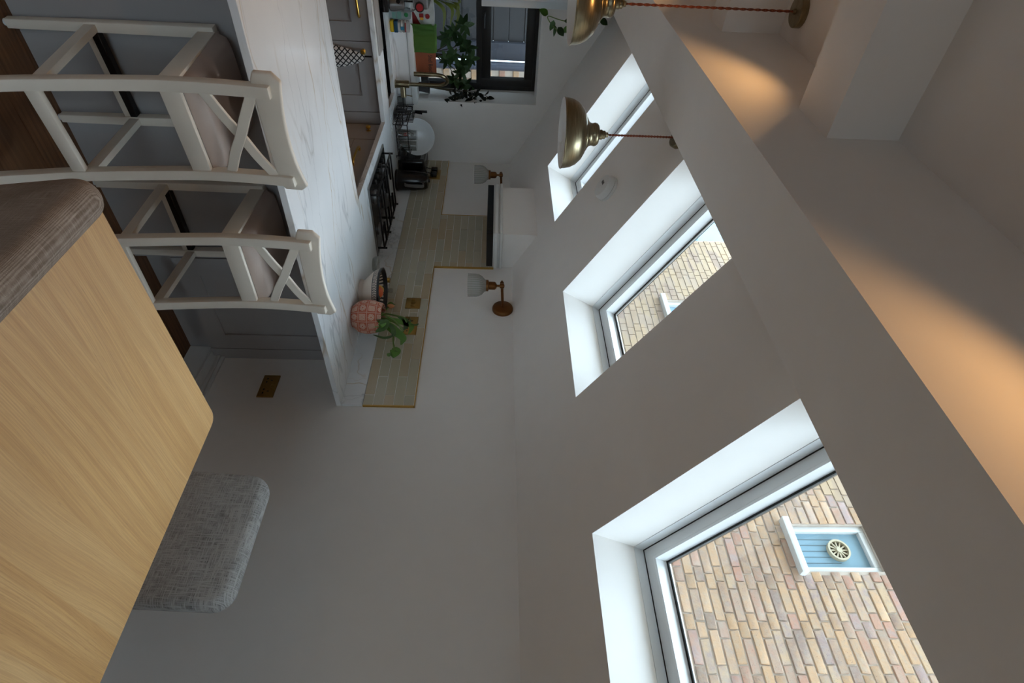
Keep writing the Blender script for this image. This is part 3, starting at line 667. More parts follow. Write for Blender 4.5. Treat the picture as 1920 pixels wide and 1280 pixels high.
obj('body', box(B(), -.03, 0, -.022, .022, -.025, .025, .006), M_plasticblack, pg); obj('flex', tube(B(), curve_pts([(-.02, 0, -.024), (-.03, 0, -.07), (-.04, 0, -.16), (-.05, .01, -.22)], 5), .0035, 8), M_black, pg)
pg = thing('black_plug', 'black plug in the tile socket nearer the hob, for the kettle', 'plug', (xA-.0225, 4.196, H-.475))
obj('body', box(B(), -.03, 0, -.022, .022, -.025, .025, .006), M_plasticblack, pg); obj('flex', tube(B(), curve_pts([(-.02, 0, -.024), (-.03, 0, -.07), (-.02, -.02, -.16), (-.02, -.04, -.22)], 5), .0035, 8), M_black, pg)

sconce = thing('wall_lamp', 'bronze wall lamp with ribbed glass shade right of the hood', 'lamp', (xA, 2.612, H+.075))
obj('wall_plate', lathe(B(), [(0, -.026), (.052, -.026), (.060, -.020), (.063, -.012), (.063, -.0003)], 36, (0, 0, 0), 'X'), M_bronze, sconce)
bm = B(); tube(bm, [(-.02, 0, 0), (-.178, .008, -.009)], .0085, 12); arm = obj('arm', bm, M_bronze, sconce)
bm = lathe(B(), [(0, -.016), (.014, -.012), (.016, 0), (.014, .012), (0, .016)], 16, (-.178, .008, -.009)); obj('joint', bm, M_bronze, arm)
bm = lathe(B(), [(0, .022), (.006, .022), (.006, .012), (.011, .010), (.011, .002), (.004, 0)], 12, (-.178, .03, -.009), 'Y'); obj('thumbscrew', bm, M_bronze, arm)
bm = lathe(B(), [(.007, 0.0), (.007, -.025), (.018, -.030), (.024, -.038), (.024, -.072), (.034, -.076), (.034, -.088), (.026, -.092), (0, -.092)], 28, (-.178, .008, -.014)); obj('lampholder', bm, M_bronze, sconce)
gl = [(.034, -.088), (.036, -.096), (.054, -.112), (.064, -.130), (.067, -.15), (.068, -.195)]
bm = lathe(B(), gl+[(r-.0025, h) for r, h in gl[::-1]], 48, (0, 0, 0), cap=False); sh = obj('glass_shade', bm, M_ribbed, sconce); sh.location = (-.178, .008, -.014)
obj('bulb', lathe(B(), [(.012, -.09), (.014, -.11), (.026, -.13), (.028, -.145), (.02, -.16), (0, -.166)], 20, (-.178, .008, -.014)), M_porc, sconce)
dup(sconce, (xA, 3.94, H+.068), 0.0, 'bronze wall lamp with ribbed glass shade in the corner beyond the hood')
for o in (sconce,): o['group'] = 'bronze wall lamps'
bpy.data.objects['wall_lamp.001']['group'] = 'bronze wall lamps'

al = thing('smoke_alarm', 'round white smoke alarm on the sloping ceiling between two skylights', 'alarm', (1.486, 2.676, H+.607))
al.rotation_euler = Matrix((Vector((-CA, 0, SA)), Vector((0, -1, 0)), Vector((SA, 0, CA)))).transposed().to_euler()
al.location = Vector((1.486, 2.676, zEave+SL*(xA-1.486)))+Vector((0, 0, 0))
obj('base', lathe(B(), [(.0, -.0003), (.066, -.0003), (.068, -.004), (.068, -.015), (0, -.015)], 44), M_white, al)
obj('seam_shade', lathe(B(), [(.065, -.0152), (.065, -.0168), (0, -.0168)], 44, cap=False), M_darksteel, al)  # dark ring added as the shade in the gap between base and cover
obj('cover', lathe(B(), [(.067, -.017), (.066, -.034), (.058, -.050), (.036, -.055), (0, -.055)], 44), M_white, al)
for k in range(4): obj('vent_slot', box(B(), .008, .024, -.016+.009*k, -.012+.009*k, -.0562, -.0548), M_darksteel, al)
obj('test_button', lathe(B(), [(0, -.0575), (.008, -.0572), (.009, -.0545)], 20, (-.012, .004, 0)), M_white, al)
obj('indicator', box(B(), -.0675, -.0660, -.020, -.008, -.0285, -.024), M_black, al)

# ------------------------------------------------------------------ pendants
def pendant(loc, ceil_z, label, tilt=None):
    p = thing('pendant_lamp', label, 'lamp', loc, 0, 'brass pendant lamps over the peninsula')
    out = [(.151, 0.0), (.151, .004), (.148, .006), (.1475, .020), (.143, .042), (.131, .066), (.110, .088), (.085, .102), (.072, .106), (.070, .110), (.058, .116), (.050, .124), (.047, .134), (.048, .138), (.050, .146), (.047, .156), (.040, .163), (.028, .166), (.0, .167)]
    inn = [(.0, .163), (.04, .158), (.045, .14), (.05, .118), (.075, .100), (.107, .083), (.128, .062), (.140, .04), (.1455, .018), (.149, 0.0)]
    obj('shade', lathe(B(), out, 56, cap=False), M_antique, p); obj('shade_lining', lathe(B(), inn+[(.151, 0)], 56, cap=False), M_white, p)
    obj('lampholder', lathe(B(), [(.021, .1672), (.021, .180), (.018, .182), (.018, .192), (.012, .197), (.010, .207), (0, .208)], 24), M_antique, p)
    hz = ceil_z-loc[2]; bm = B(); n = 90
    for ph in (0, PI):
        tube(bm, [(.0026*math.cos(ph+i*.8), .0026*math.sin(ph+i*.8), .205+(hz-.235)*i/n) for i in range(n+1)], .0026, 6)
    obj('cord', bm, M_cord, p)
    r = lathe(B(), [(0, -.036), (.008, -.036), (.010, -.027), (.052, -.026), (.056, -.022), (.056, -.0003), (0, -.0003)], 36)
    if tilt:
        M = tilt
        for v in r.verts: v.co = M @ v.co
    for v in r.verts: v.co.z += hz
    obj('ceiling_rose', r, M_antique, p)
    obj('bulb', lathe(B(), [(.014, .16), (.014, .13), (.03, .10), (.032, .085), (.024, .066), (0, .058)], 20), M_porc, p)
    return p
slope_rot = Matrix((Vector((CA, 0, -SA)), Vector((0, 1, 0)), Vector((SA, 0, CA)))).transposed()
pendant((1.092, 2.452, H+.300), zEave+SL*(xA-1.092), 'antique brass dome pendant hanging from the sloping ceiling by the skylight', slope_rot)
pendant((.575, 2.452, H+.285), ZC, 'antique brass dome pendant hanging from the flat ceiling, cut by picture edge')

# downlight fittings
dl = None
for i, (sx, sy) in enumerate(spots):
    if dl is None:
        dl = thing('downlight', 'recessed downlight in the middle bay beside the beam', 'light', (sx, sy, ZC), 0, 'recessed downlights')
        obj('bezel', lathe(B(), [(.030, -.012), (.034, -.004), (.042, -.0003), (.030, -.0003)], 28, cap=False), M_white, dl)
    else: dup(dl, (sx, sy, ZC), 0, ['recessed downlight in the middle bay beside the beam', 'recessed downlight in the nearest bay beside the beam', 'recessed downlight in the far bay beside the beam', 'recessed downlight in the middle bay near the left wall', 'recessed downlight in the nearest bay near the left wall', 'recessed downlight in the far bay near the left wall'][i])

# ------------------------------------------------------------------ bar chairs
def bar_chair(label):
    c = thing('bar_chair', label, 'chair', (0, 0, 0), 0, 'cream bar chairs at the peninsula')
    W, D = .036, .034
    prof = [(-.055, 0), (-.032, .13), (-.010, .26), (.008, .45), (.018, .60), (.0185, .70), (.0135, .80), (.004, .90), (-.005, .968)]
    for s in (-1, 1):
        bm = sweep_rect(B(), [(s*.151, y+D/2, z) for y, z in [(p.y, p.z) for p in curve_pts([(0, a, b) for a, b in prof], 5)]], W, D); bevel_all(bm, .003, 2, 60); obj('leg', bm, M_cream, c)
    for s in (-1, 1):
        bm = sweep_rect(B(), [(s*.165, .381+D/2, .008), (s*.165, .381+D/2, .30), (s*.163, .381+D/2, .685)], lambda t: .030+.006*t, lambda t: .030+.006*t); bevel_all(bm, .003, 2, 60)
        l = obj('leg', bm, M_cream, c); obj('glide', lathe(B(), [(.011, 0), (.012, .004), (.011, .008)], 14, (s*.165, .398, 0)), M_plasticblack if False else M_sash, l)
    def bar(name, *q, bev=.003): return obj(name, box(B(), *q, bev), M_cream, c)
    bar('seat_rail', -.134, .134, .024, .042, .631, .692); bar('seat_rail', -.147, .147, .385, .405, .631, .692)
    for s in (-1, 1):
        bar('seat_rail', s*.158-.010, s*.158+.010, .052, .382, .631, .692)
        obj('stretcher', sweep_rect(B(), [(s*.152, .022, .296), (s*.164, .383, .284)], .022, .036), M_cream, c)
    bar('stretcher', -.134, .134, -.005, .017, .256, .298)
    bar('stretcher', -.150, .150, .386, .410, .250, .292)
    obj('footrest_cover', box(B(), -.149, .149, .383, .413, .272, .2965, .002, 1), M_blackmetal, c)
    # curved top rail in front of the posts
    bm = B(); n = 18; rows_ = []
    for i in range(n+1):
        u = -1+2*i/n; x = u*.200; yc = .036-.030*(1-u*u); e = max(0, abs(u)-.93)/.07
        zb = .908+.010*e+.006*(1-u*u); zt_ = .988+.016*u*u-.030*e*e
        th = .019
        rows_.append([bm.verts.new((x, yc+a*th/2-(zz-.95)*.10, zz)) for a, zz in ((-1, zb), (1, zb), (1, zt_), (-1, zt_))])
    for a, b in zip(rows_, rows_[1:]):
        for k in range(4): bm.faces.new([a[k], a[(k+1) % 4], b[(k+1) % 4], b[k]])
    bm.faces.new(rows_[0][::-1]); bm.faces.new(rows_[-1]); bevel_all(bm, .006, 3, 50); obj('top_rail', bm, M_cream, c)
    for s in (-1, 1):
        pts = curve_pts([(-s*.136, .032, .757), (-s*.06, .022+.004*s, .796), (.0, .016+.004*s, .832), (s*.07, .014, .868), (s*.138, .018, .905)], 5)
        bm = sweep_rect(B(), pts, .011, .032, up=(0, 1, 0)); bevel_all(bm, .002, 1, 60); obj('cross_slat', bm, M_cream, c)
    # cushion
    bm = bmesh.new(); bmesh.ops.create_grid(bm, x_segments=22, y_segments=22, size=1)
    def pil(u, v, top):
        k = max(abs(u), abs(v)); e = (1-abs(u)**5)*(1-abs(v)**5)
        wid = .166+.004*v
        return Vector((u*wid*(1-.03*(1-e)), (.222+v*.180), (.693+.046*max(0, e)**.28+.008*(1-u*u)*(1-v*v)) if top else .690))
    vs = bm.verts[:]
    for v in vs: v.co = pil(v.co.x, v.co.y, True)
    be = [e for e in bm.edges if e.is_boundary]; r = bmesh.ops.extrude_edge_only(bm, edges=be)
    for v in [g for g in r['geom'] if isinstance(g, bmesh.types.BMVert)]: v.co.z = .6925
    obj('seat_cushion', bm, M_cushion, c, ang=60)
    return c
ch = bar_chair('cream bar chair with crossed back, the nearer to picture top')
ch.location = (.8283, 1.7301, 0); ch.rotation_euler = (0, 0, .0812)
ch['label'] = 'cream bar chair with crossed back, farther from the right wall'
dup(ch, (1.3921, 1.7425, 0), -.0143, 'cream bar chair with crossed back, nearer the right wall and table corner')

# ------------------------------------------------------------------ dining table of oak boards
tr_ = math.radians(1.6)
tb = thing('dining_table', 'pale oak dining table with rounded corners in the foreground', 'table', (1.4905, 1.1505, .755), tr_)
TW, TL, TT = .825, 1.5, .026
poly = rrect(-TW, 0, -TL, 0, .032, 6)
cuts = [0, -.125, -.25, -.40, -.52, -.66, -.78, -.90, -1.04, -1.17, -1.30, -1.40, -1.5]
for a, b in zip(cuts, cuts[1:]):
    t = bmesh.new(); slab(t, poly, -TT, 0)
    for co_, no in (((0, a, 0), (0, 1, 0)), ((0, b, 0), (0, -1, 0))):
        if (no[1] > 0 and a < 0) or (no[1] < 0 and b > -1.5):
            r = bmesh.ops.bisect_plane(t, geom=t.verts[:]+t.edges[:]+t.faces[:], plane_co=co_, plane_no=no, clear_outer=True)
            ed = [e for e in r['geom_cut'] if isinstance(e, bmesh.types.BMEdge)]
            bmesh.ops.edgeloop_fill(t, edges=ed)
    obj('board', t, M_oak, tb, ang=30)
for x in (-TW+.05, -.05):
    for y in (-TL+.05, -.032):
        obj('leg', sweep_rect(B(), [(x, y, -.755), (x, y, -.10), (x, y, -TT-.0005)], lambda t: .034+.018*t, lambda t: .034+.018*t), M_oak, tb)
bm = B()
for y in (-.06, -TL+.06): box(bm, -TW+.091, -.091, y-.011, y+.011, -.095, -TT-.0006)
obj('apron', bm, M_oak, tb)
bm = B()
for x in (-.05, -TW+.05): box(bm, x-.010, x+.010, -TL+.10, -.10, -.095, -TT-.0006)
obj('apron', bm, M_oak, tb)

# ------------------------------------------------------------------ upholstered dining chairs
def dining_chair(name, label, mat, loc, rz, top, grp='upholstered dining chairs'):
    c = thing(name, label, 'chair', loc, rz, grp)
    # backrest: local +y is forward; rounded outline lofted through its thickness, leaning back and hollowed a little
    Wd, Th, z0, z1 = .228, .038, .41, top
    bm = bmesh.new(); lay = []
    for side in (-1, 1):
        for k in range(7):
            lay.append((.165*(6-k)/6+.030, side*(Th+.006*(1-(k/6)**2)))) if side < 0 else None
        if side < 0:
            for k in range(1, 12):
                a = -PI/2+PI*k/12; lay.append((.030*(1-math.cos(a)), Th*math.sin(a)))
        else:
            for k in range(7): lay.append((.165*k/6+.030, Th+.006*(1-(1-k/6)**2)))
    def bend(p): return Vector((p.x, p.y+Th-.014*(1-(p.x/Wd)**2)+(z1-p.z)*.13, p.z))
    rings = []
    for ins, y in lay:
        rc = max(.004, .062-ins); P = rrect(-Wd+ins, Wd-ins, z0+ins, z1-ins, rc, 7) if ins < .19 else rrect(-Wd+ins, Wd-ins, z0+.19+(ins-.19)*.3, z1-.19-(ins-.19)*.3, .004, 7)
        rings.append([bm.verts.new(bend(Vector((x, y, z)))) for x, z in P])
    for a, b in zip(rings, rings[1:]):
        for q in range(len(a)): bm.faces.new([a[q], a[(q+1) % len(a)], b[(q+1) % len(a)], b[q]])
    bm.faces.new(rings[0]); bm.faces.new(rings[-1][::-1])
    obj('backrest', bm, mat, c, ang=70)
    bm = box(B(), -.205, .205, .135, .50, .385, .475, .028, 4); obj('seat', bm, mat, c)
    for x in (-.178, .178):
        for y, yt in ((.10, .15), (.47, .46)):
            obj('leg', sweep_rect(B(), [(x*1.04, y, 0), (x, yt, .384)], lambda t: .026+.014*t, lambda t: .026+.014*t), M_oak, c)
    return c
dining_chair('dining_chair', 'taupe fabric dining chair at the table end, seen from behind, close to camera', M_taupe, (.550, .772, 0), -PI/2, .902)
dining_chair('dining_chair', 'grey tweed dining chair across the table against bare wall', M_tweed, (1.83, .884, 0), PI/2, .876)

# ------------------------------------------------------------------ leaves
def leaf_mesh(name, L_, W_, mat, fold=.25, droop=.3, point=.55, n=5):
    """pointed leaf along +x, folded along the midrib and drooping"""
    bm = B(); rows_ = []
    for i in range(n+1):
        t = i/n; wd = W_*.5*math.sin(PI*min(1, t**(.75 if point < .6 else 1)))**.8*(1 if t < .98 else 0)
        z = -droop*L_*t*t; x = L_*t
        if wd < 1e-4: rows_.append([bm.verts.new((x, 0, z))])
        else: rows_.append([bm.verts.new((x, -wd, z+fold*wd)), bm.verts.new((x, 0, z)), bm.verts.new((x, wd, z+fold*wd))])
    for a, b in zip(rows_, rows_[1:]):
        if len(a) == 1: bm.faces.new([a[0], b[0], b[1]]); bm.faces.new([a[0], b[1], b[2]])
        elif len(b) == 1: bm.faces.new([a[0], b[0], a[1]]); bm.faces.new([a[1], b[0], a[2]])
        else: bm.faces.new([a[0], b[0], b[1], a[1]]); bm.faces.new([a[1], b[1], b[2], a[2]])
    bmesh.ops.solidify(bm, geom=bm.faces[:], thickness=.0006)
    bmesh.ops.recalc_face_normals(bm, faces=bm.faces)
    me = bpy.data.meshes.new(name); bm.to_mesh(me); bm.free(); me.shade_smooth(); me.materials.append(mat); return me
def aim(p, d, roll=0.0, s=1.0, nrm=(-.45, -.75, .45)):
    d = Vector(d).normalized(); up = Vector(nrm).normalized(); up = up if abs(d.dot(up)) < .95 else Vector((1, 0, 0))
    y = up.cross(d).normalized(); z = d.cross(y)
    M = Matrix((d, y, z)).transposed().to_4x4(); M = M @ Matrix.Rotation(roll, 4, 'X') @ Matrix.Scale(s, 4); M.translation = Vector(p); return M
sill_z = H-.5968
def pot_at(root, r, h, mat, loc=(0, 0, 0)):
    obj('pot', lathe(B(), [(0, 0), (r*.75, 0), (r, h*.92), (r*1.05, h*.93), (r*1.05, h), (r*.92, h), (r*.9, h*.9), (0, h*.9)], 24, loc), mat, root)
    obj('soil', lathe(B(), [(r*.89, h*.9), (r*.5, h*.93), (0, h*.93)], 18, loc, cap=False), M_soil, root)
M_potgrey = plain('grey_plant_pot', srgb(70, 70, 72), 0.7)
# umbrella plant across the window
um = thing('umbrella_plant', 'dark green umbrella plant with fingered leaves across the window', 'plant', (1.50, 4.69, sill_z))
pot_at(um, .055, .10, M_potgrey)
lf = leaf_mesh('leaf', .105, .046, M_dkgreen, .2, .15); rnd = random.Random(3)
heads = [(1.32, -.318), (1.28, -.245), (1.41, -.257), (1.443, -.215), (1.486, -.323), (1.571, -.255), (1.51, -.19), (1.514, -.375), (1.62, -.27), (1.67, -.32), (1.37, -.37), (1.70, -.24)]
for hx, hz in heads:
    y = rnd.uniform(-.07, .02); c = Vector((hx-1.50, y, hz+H-sill_z)); b0 = Vector((rnd.uniform(-.015, .015), rnd.uniform(-.01, .01), .09))
    mid = (b0+c)/2+Vector((0, 0, .05)); obj('stem', tube(B(), curve_pts([b0, mid, c], 5), .0028, 6), M_bark, um)
    face = Vector((-.45, -.8, .35)).normalized(); e1 = face.orthogonal().normalized(); e2 = face.cross(e1); nl = 7; o0 = rnd.uniform(0, 6)
    for k in range(nl):
        a = o0+2*PI*k/nl; d = (e1*math.cos(a)+e2*math.sin(a)+face*.25-Vector((0, 0, .25))).normalized()
        copies('leaf', lf, um, [aim(c, d, rnd.uniform(-.5, .5), rnd.uniform(.55, .88))])
# drooping plant at the right end of the sill
zp = thing('trailing_plant', 'almost black leafy plant drooping over the right window reveal', 'plant', (1.715, 4.60, sill_z))
pot_at(zp, .045, .08, M_potgrey)
lf2 = leaf_mesh('leaf', .075, .036, plain('black_green_leaf', srgb(26, 34, 24), 0.5, var=.2), .15, .2)
for tip in ((1.815, -.14), (1.835, -.24), (1.80, -.36), (1.755, -.20), (1.77, -.31)):
    e = Vector((tip[0]-1.715-.01, -.10, tip[1]+H-sill_z)); b0 = Vector((0, 0, .07)); mid = Vector((e.x*.35, -.04, max(.30, e.z+.06)))
    P = curve_pts([b0, mid, e], 8); obj('stem', tube(B(), P, .0025, 6), M_bark, zp)
    for k in range(5, len(P), 1):
        d = (P[k]-P[k-1]).normalized(); sd = d.cross(Vector((0.5, -.8, .2))).normalized()*(1 if k % 2 else -1)
        copies('leaf', lf2, zp, [aim(P[k], d*.5+sd*.8+Vector((0, -.1, 0)), rnd.uniform(-.5, .5), rnd.uniform(.6, .95))])
# long-leafed plant at the left
dr = thing('spider_lily', 'yellow green plant with long arching strap leaves behind the bag', 'plant', (1.10, 4.66, sill_z))
pot_at(dr, .05, .10, M_potgrey)
for ex, ez, y in ((.17, .28, -.06), (.22, .22, -.03), (.12, .32, -.02), (.05, .33, 0), (-.08, .30, -.03), (-.16, .24, -.02), (.20, .32, .0)):
    P = curve_pts([(0, 0, .09), (ex*.35, y*.4, ez*.95), (ex, y, ez*.92)], 6)
    bm = sweep_rect(B(), P, lambda t: .004+.022*math.sin(PI*min(1, .15+.85*t)), .0015, up=(0.3, .2, 1)); obj('leaf', bm, M_lime, dr)
# trailing pothos on top of the cupboard
ph = thing('hanging_pothos', 'pothos vine trailing heart shaped leaves beside the wall cupboard', 'plant', (1.04, 4.10, H+.36))
lf3 = leaf_mesh('leaf', .075, .050, M_dkgreen, .15, .1, .5)
lf4 = leaf_mesh('leaf', .075, .050, M_green, .15, .1, .5)
vine = [(-.20, .15, .362), (-.06, .08, .37), (0, .0, .32), (.045, -.01, .19), (.03, -.01, .06), (.01, -.01, -.03), (.06, -.01, .0), (.10, -.01, .055)]
obj('vine', tube(B(), curve_pts(vine, 6), .003, 6), M_stem, ph)
obj('vine', tube(B(), curve_pts([(.045, -.01, .19), (.075, -.01, .13), (.10, -.01, .12)], 5), .002, 6), M_stem, ph)
for p, d, q in (((.0, -.012, -.03), (-.3, -.1, -.55), lf4), ((.03, -.012, .01), (.75, -.1, -.2), lf3), ((.06, -.012, .02), (1, -.1, .05), lf3), ((.07, -.012, .04), (.8, -.2, .7), lf3), ((.10, -.012, .10), (.2, -.1, 1), lf3), ((.035, -.012, .15), (-.1, -.1, -1), lf3), ((.02, -.012, .19), (-.7, -.1, .5), lf3), ((0, -.012, .25), (.5, -.1, .8), lf3), ((.01, -.012, .31), (.3, -.1, .5), lf3), ((.06, -.012, .13), (.5, 0, -.7), lf4)):
    copies('leaf', q, ph, [aim(p, d, rnd.uniform(-.5, .5), rnd.uniform(.8, 1.05))])
pp = obj('pot', lathe(B(), [(0, 0), (.06, 0), (.075, .13), (.07, .13), (.06, .02), (0, .02)], 28, (.86-1.04, 4.27-4.10, .3605)), M_porc, ph)

# ------------------------------------------------------------------ potted tulips, fruit bowl and the glass behind it
tpot = thing('patterned_plant_pot', 'terracotta pot with scratched sunbursts holding drooping tulips', 'pot', (2.085, 2.305, zW))
prof = curve_pts([(.058, 0, .0005), (.083, 0, .035), (.092, 0, .075), (.088, 0, .115), (.078, 0, .150), (.074, 0, .163)], 4)
obj('pot', lathe(B(), [(0, .0005)]+[(p.x, p.z) for p in prof]+[(.069, .163), (.070, .14), (.0, .138)], 64), M_terra, tpot)
obj('soil', lathe(B(), [(.0695, .1385), (.03, .145), (0, .146)], 24, cap=False), M_soil, tpot)
def tw(Y, Z, X=2.10): return Vector((X-2.085, Y-2.305, Z+H-zW))
stems = [[tw(2.33, -.60, 2.09), tw(2.351, -.57), tw(2.338, -.52), tw(2.32, -.47), tw(2.282, -.45)], [tw(2.30, -.60), tw(2.31, -.57), tw(2.285, -.52), tw(2.24, -.47)], [tw(2.29, -.60, 2.06), tw(2.28, -.56, 2.05), tw(2.24, -.50, 2.05), tw(2.17, -.45, 2.06)], [tw(2.27, -.60), tw(2.25, -.55), tw(2.20, -.505, 2.08), tw(2.13, -.50, 2.08), tw(2.06, -.485, 2.09)], [tw(2.36, -.60, 2.11), tw(2.38, -.585, 2.11), tw(2.41, -.565, 2.10)]]
for P in stems: obj('stem', tube(B(), curve_pts(P, 6), .0045, 8), M_stem, tpot)
def strap(P, wd, mat, up=(1, .2, .3)):
    pts = curve_pts(P, 7); bm = sweep_rect(B(), pts, lambda t: .003+wd*math.sin(PI*min(1, .12+.88*t))**.8, .0012, up=up); return obj('leaf', bm, mat, tpot, ang=60)
strap([tw(2.28, -.60), tw(2.26, -.55), tw(2.21, -.50), tw(2.16, -.455), tw(2.11, -.46)], .05, M_green, (0, .6, 1))
strap([tw(2.31, -.60), tw(2.30, -.53), tw(2.28, -.46), tw(2.25, -.42), tw(2.19, -.43)], .035, M_green, (0, .8, .5))
strap([tw(2.25, -.60, 2.05), tw(2.22, -.555, 2.03), tw(2.17, -.55, 2.03), tw(2.13, -.585, 2.03)], .045, M_dkgreen, (.3, .5, 1))
strap([tw(2.26, -.59, 2.07), tw(2.21, -.52, 2.06), tw(2.145, -.50, 2.06), tw(2.12, -.54, 2.06), tw(2.13, -.60, 2.05)], .024, M_dkgreen, (.2, 1, .4))
strap([tw(2.24, -.59, 2.05), tw(2.20, -.56, 2.03), tw(2.165, -.565, 2.02), tw(2.155, -.60, 2.02)], .035, M_green, (.2, .6, 1))
strap([tw(2.33, -.50), tw(2.30, -.46), tw(2.26, -.45), tw(2.22, -.46)], .03, M_dkgreen, (0, .6, 1))
strap([tw(2.08, -.49, 2.09), tw(2.055, -.475, 2.09), tw(2.03, -.50, 2.09), tw(2.035, -.52, 2.09)], .045, M_green, (.1, .5, 1))
strap([tw(2.27, -.44), tw(2.30, -.43), tw(2.33, -.44)], .010, M_dkgreen); strap([tw(2.27, -.43), tw(2.265, -.40), tw(2.275, -.385)], .010, M_dkgreen)
bd = tw(2.415, -.555); obj('tulip_bud', lathe(B(), [(0, -.020), (.010, -.014), (.014, 0), (.011, .012), (.004, .020), (0, .021)], 14, bd), plain('peach_petal', srgb(196, 128, 78), .6, var=.15), tpot)
strap([bd+Vector((0, .0, -.02)), bd+Vector((-.005, .018, 0)), bd+Vector((0, .012, .025))], .02, M_green)

bw = thing('fruit_bowl', 'painted footed bowl, cream outside with black and white patterned rim', 'bowl', (2.105, 2.538, zW))
ou = [(.0, .0005), (.072, .0005), (.073, .004), (.070, .022), (.072, .026), (.105, .06), (.128, .088), (.139, .112), (.142, .122), (.142, .126)]
obj('bowl_body', lathe(B(), ou+[(.136, .1262)], 64, cap=False), M_bowl, bw)
obj('bowl_inside', lathe(B(), [(.136, .1262), (.130, .110), (.115, .085), (.09, .06), (.05, .045), (0, .042)], 64, cap=False), M_stripe, bw)
def fruit(name, label, col, r, loc, sq=1.0, stemmed=True):
    f = thing(name, label, 'fruit', loc); obj('flesh', lathe(B(), [(r*math.sin(PI*i/14), -r*sq*math.cos(PI*i/14)) for i in range(15)], 24), plain(name+'_skin', col, .45, var=.08, bump=.3, bscale=260), f)
    if stemmed: obj('stem', lathe(B(), [(.004, r*sq*.97), (.003, r*sq+.004), (0, r*sq+.004)], 8), M_bark, f)
    return f
fz = zW
fruit('orange', 'bright orange in the middle of the painted bowl', srgb(216, 92, 26), .036, (2.085, 2.515, fz+.098), .95)
fruit('lemon', 'yellow lemon at the far side of the painted bowl', srgb(206, 160, 52), .030, (2.115, 2.570, fz+.094), 1.0)
fruit('avocado', 'dark green avocado half hidden by the pot rim in bowl', srgb(34, 44, 32), .028, (2.080, 2.455, fz+.092), 1.15)
# glass things against the upstand behind the bowl
dc = thing('glass_decanter', 'clear glass decanter with square stopper behind the fruit bowl', 'decanter', (2.20, 2.672, zW))
dp = [(.0, .0005), (.036, .0005), (.036, .06), (.030, .10), (.014, .12), (.012, .128)]
obj('bottle', lathe(B(), dp+[(r-.002, max(h, .006)) for r, h in dp[::-1]], 36, cap=False), M_clear, dc)
obj('stopper', box(B(), -.011, .011, -.011, .011, .130, .152, .004), M_clear, dc)
gb = thing('gold_capped_bottle', 'small clear bottle with gold cap behind the fruit bowl', 'bottle', (2.205, 2.778, zW))
obj('bottle', lathe(B(), [(0, .0005), (.024, .0005), (.024, .07), (.013, .082), (.012, .092), (0, .092)], 28), M_clear, gb)
obj('cap', lathe(B(), [(0, .0925), (.0135, .0925), (.0135, .104), (.0155, .105), (.0155, .120), (0, .120)], 24), M_brass, gb)
gd_ = obj('glass_dish', lathe(B(), [(0, .0006), (.045, .0006), (.052, .012), (.054, .030), (.051, .030), (.049, .013), (.043, .004), (0, .004)], 40, (2.185, 2.905, zW)), M_clear); tag(gd_, 'small round clear glass dish between the hob and bottle', 'dish')

# ------------------------------------------------------------------ kettle, toaster, dish rack
kt = thing('kettle', 'black electric kettle with chrome handle in front of the toaster', 'kettle', (2.188, 3.985, zW), 0)
obj('power_base', lathe(B(), [(0, .0005), (.078, .0005), (.080, .008), (.078, .018), (0, .018)], 40), M_darksteel, kt)
obj('body', lathe(B(), [(0, .0185), (.076, .0185), (.077, .05), (.073, .15), (.066, .215), (.060, .230), (0, .230)], 44), M_plasticblack, kt)
obj('lid', lathe(B(), [(.058, .2303), (.055, .240), (.03, .248), (.012, .250), (.012, .258), (0, .259)], 32, cap=False), M_plasticblack, kt)
obj('spout', sweep_rect(B(), [(-.02, .064, .19), (-.03, .09, .218)], .035, .03), M_plasticblack, kt)
hp = curve_pts([(-.006, -.062, .212), (-.010, -.098, .214), (-.012, -.108, .19), (-.012, -.104, .12), (-.010, -.092, .085), (-.008, -.072, .078)], 6)
obj('handle', sweep_rect(B(), hp, .020, .012), M_steel, kt)
ts = thing('toaster', 'black toaster with steel end panel in the worktop corner', 'toaster', (2.175, 4.265, zW), 0)
obj('body', box(B(), -.075, .075, -.14, .14, .012, .205, .02, 4), M_plasticblack, ts)
obj('end_panel', box(B(), -.070, -.0755, -.10, .10, .172, .195, .002, 1), M_steel, ts)
for y in (-.055, .055): obj('slot', box(B(), -.02, .02, y-.045, y+.045, .2048, .2062), M_darksteel, ts)
for x in (-.05, .05):
    for y in (-.11, .11): obj('foot', lathe(B(), [(0, .0004), (.012, .0004), (.012, .013), (0, .013)], 12, (x, y, 0)), M_black, ts)
obj('lever', box(B(), -.088, -.0757, -.012, .012, .12, .135, .004), M_steel, ts)
for i in range(4): obj('button', lathe(B(), [(.005, -.0795), (.005, -.0757)], 12, (0, -.05+.012*i, .055), 'X'), M_steel, ts)

rk = thing('dish_rack', 'black wire dish rack with cutlery holder beside the sink', 'rack', (1.94, 4.24, zW))
bm = B()
X0, X1, Y0, Y1 = -.145, .095, -.17, .17
for z, e in ((.022, 0), (.105, 0)): tube(bm, [(X0, Y0, z), (X1, Y0, z), (X1, Y1, z), (X0, Y1, z)], .0035, 8, closed=True)
for x in (X0, X1):
    for y in (Y0, Y1): tube(bm, [(x, y, .105), (x, y, .004), (x-.012 if x < 0 else x+.012, y, .004)], .0035, 8)
for i in range(9): tube(bm, [(X0+.24*(i+.5)/9, Y0, .022), (X0+.24*(i+.5)/9, Y1, .022)], .002, 6)
o = obj('wire_frame', bm, M_blackmetal, rk)
bm = B()
for i in range(8):
    y = Y0+.06+.03*i; tube(bm, [(-.03, y, .022), (-.03, y, .10)], .002, 6); tube(bm, [(.07, y, .022), (.07, y, .10)], .002, 6)
obj('plate_tines', bm, M_blackmetal, rk)
cu = B()
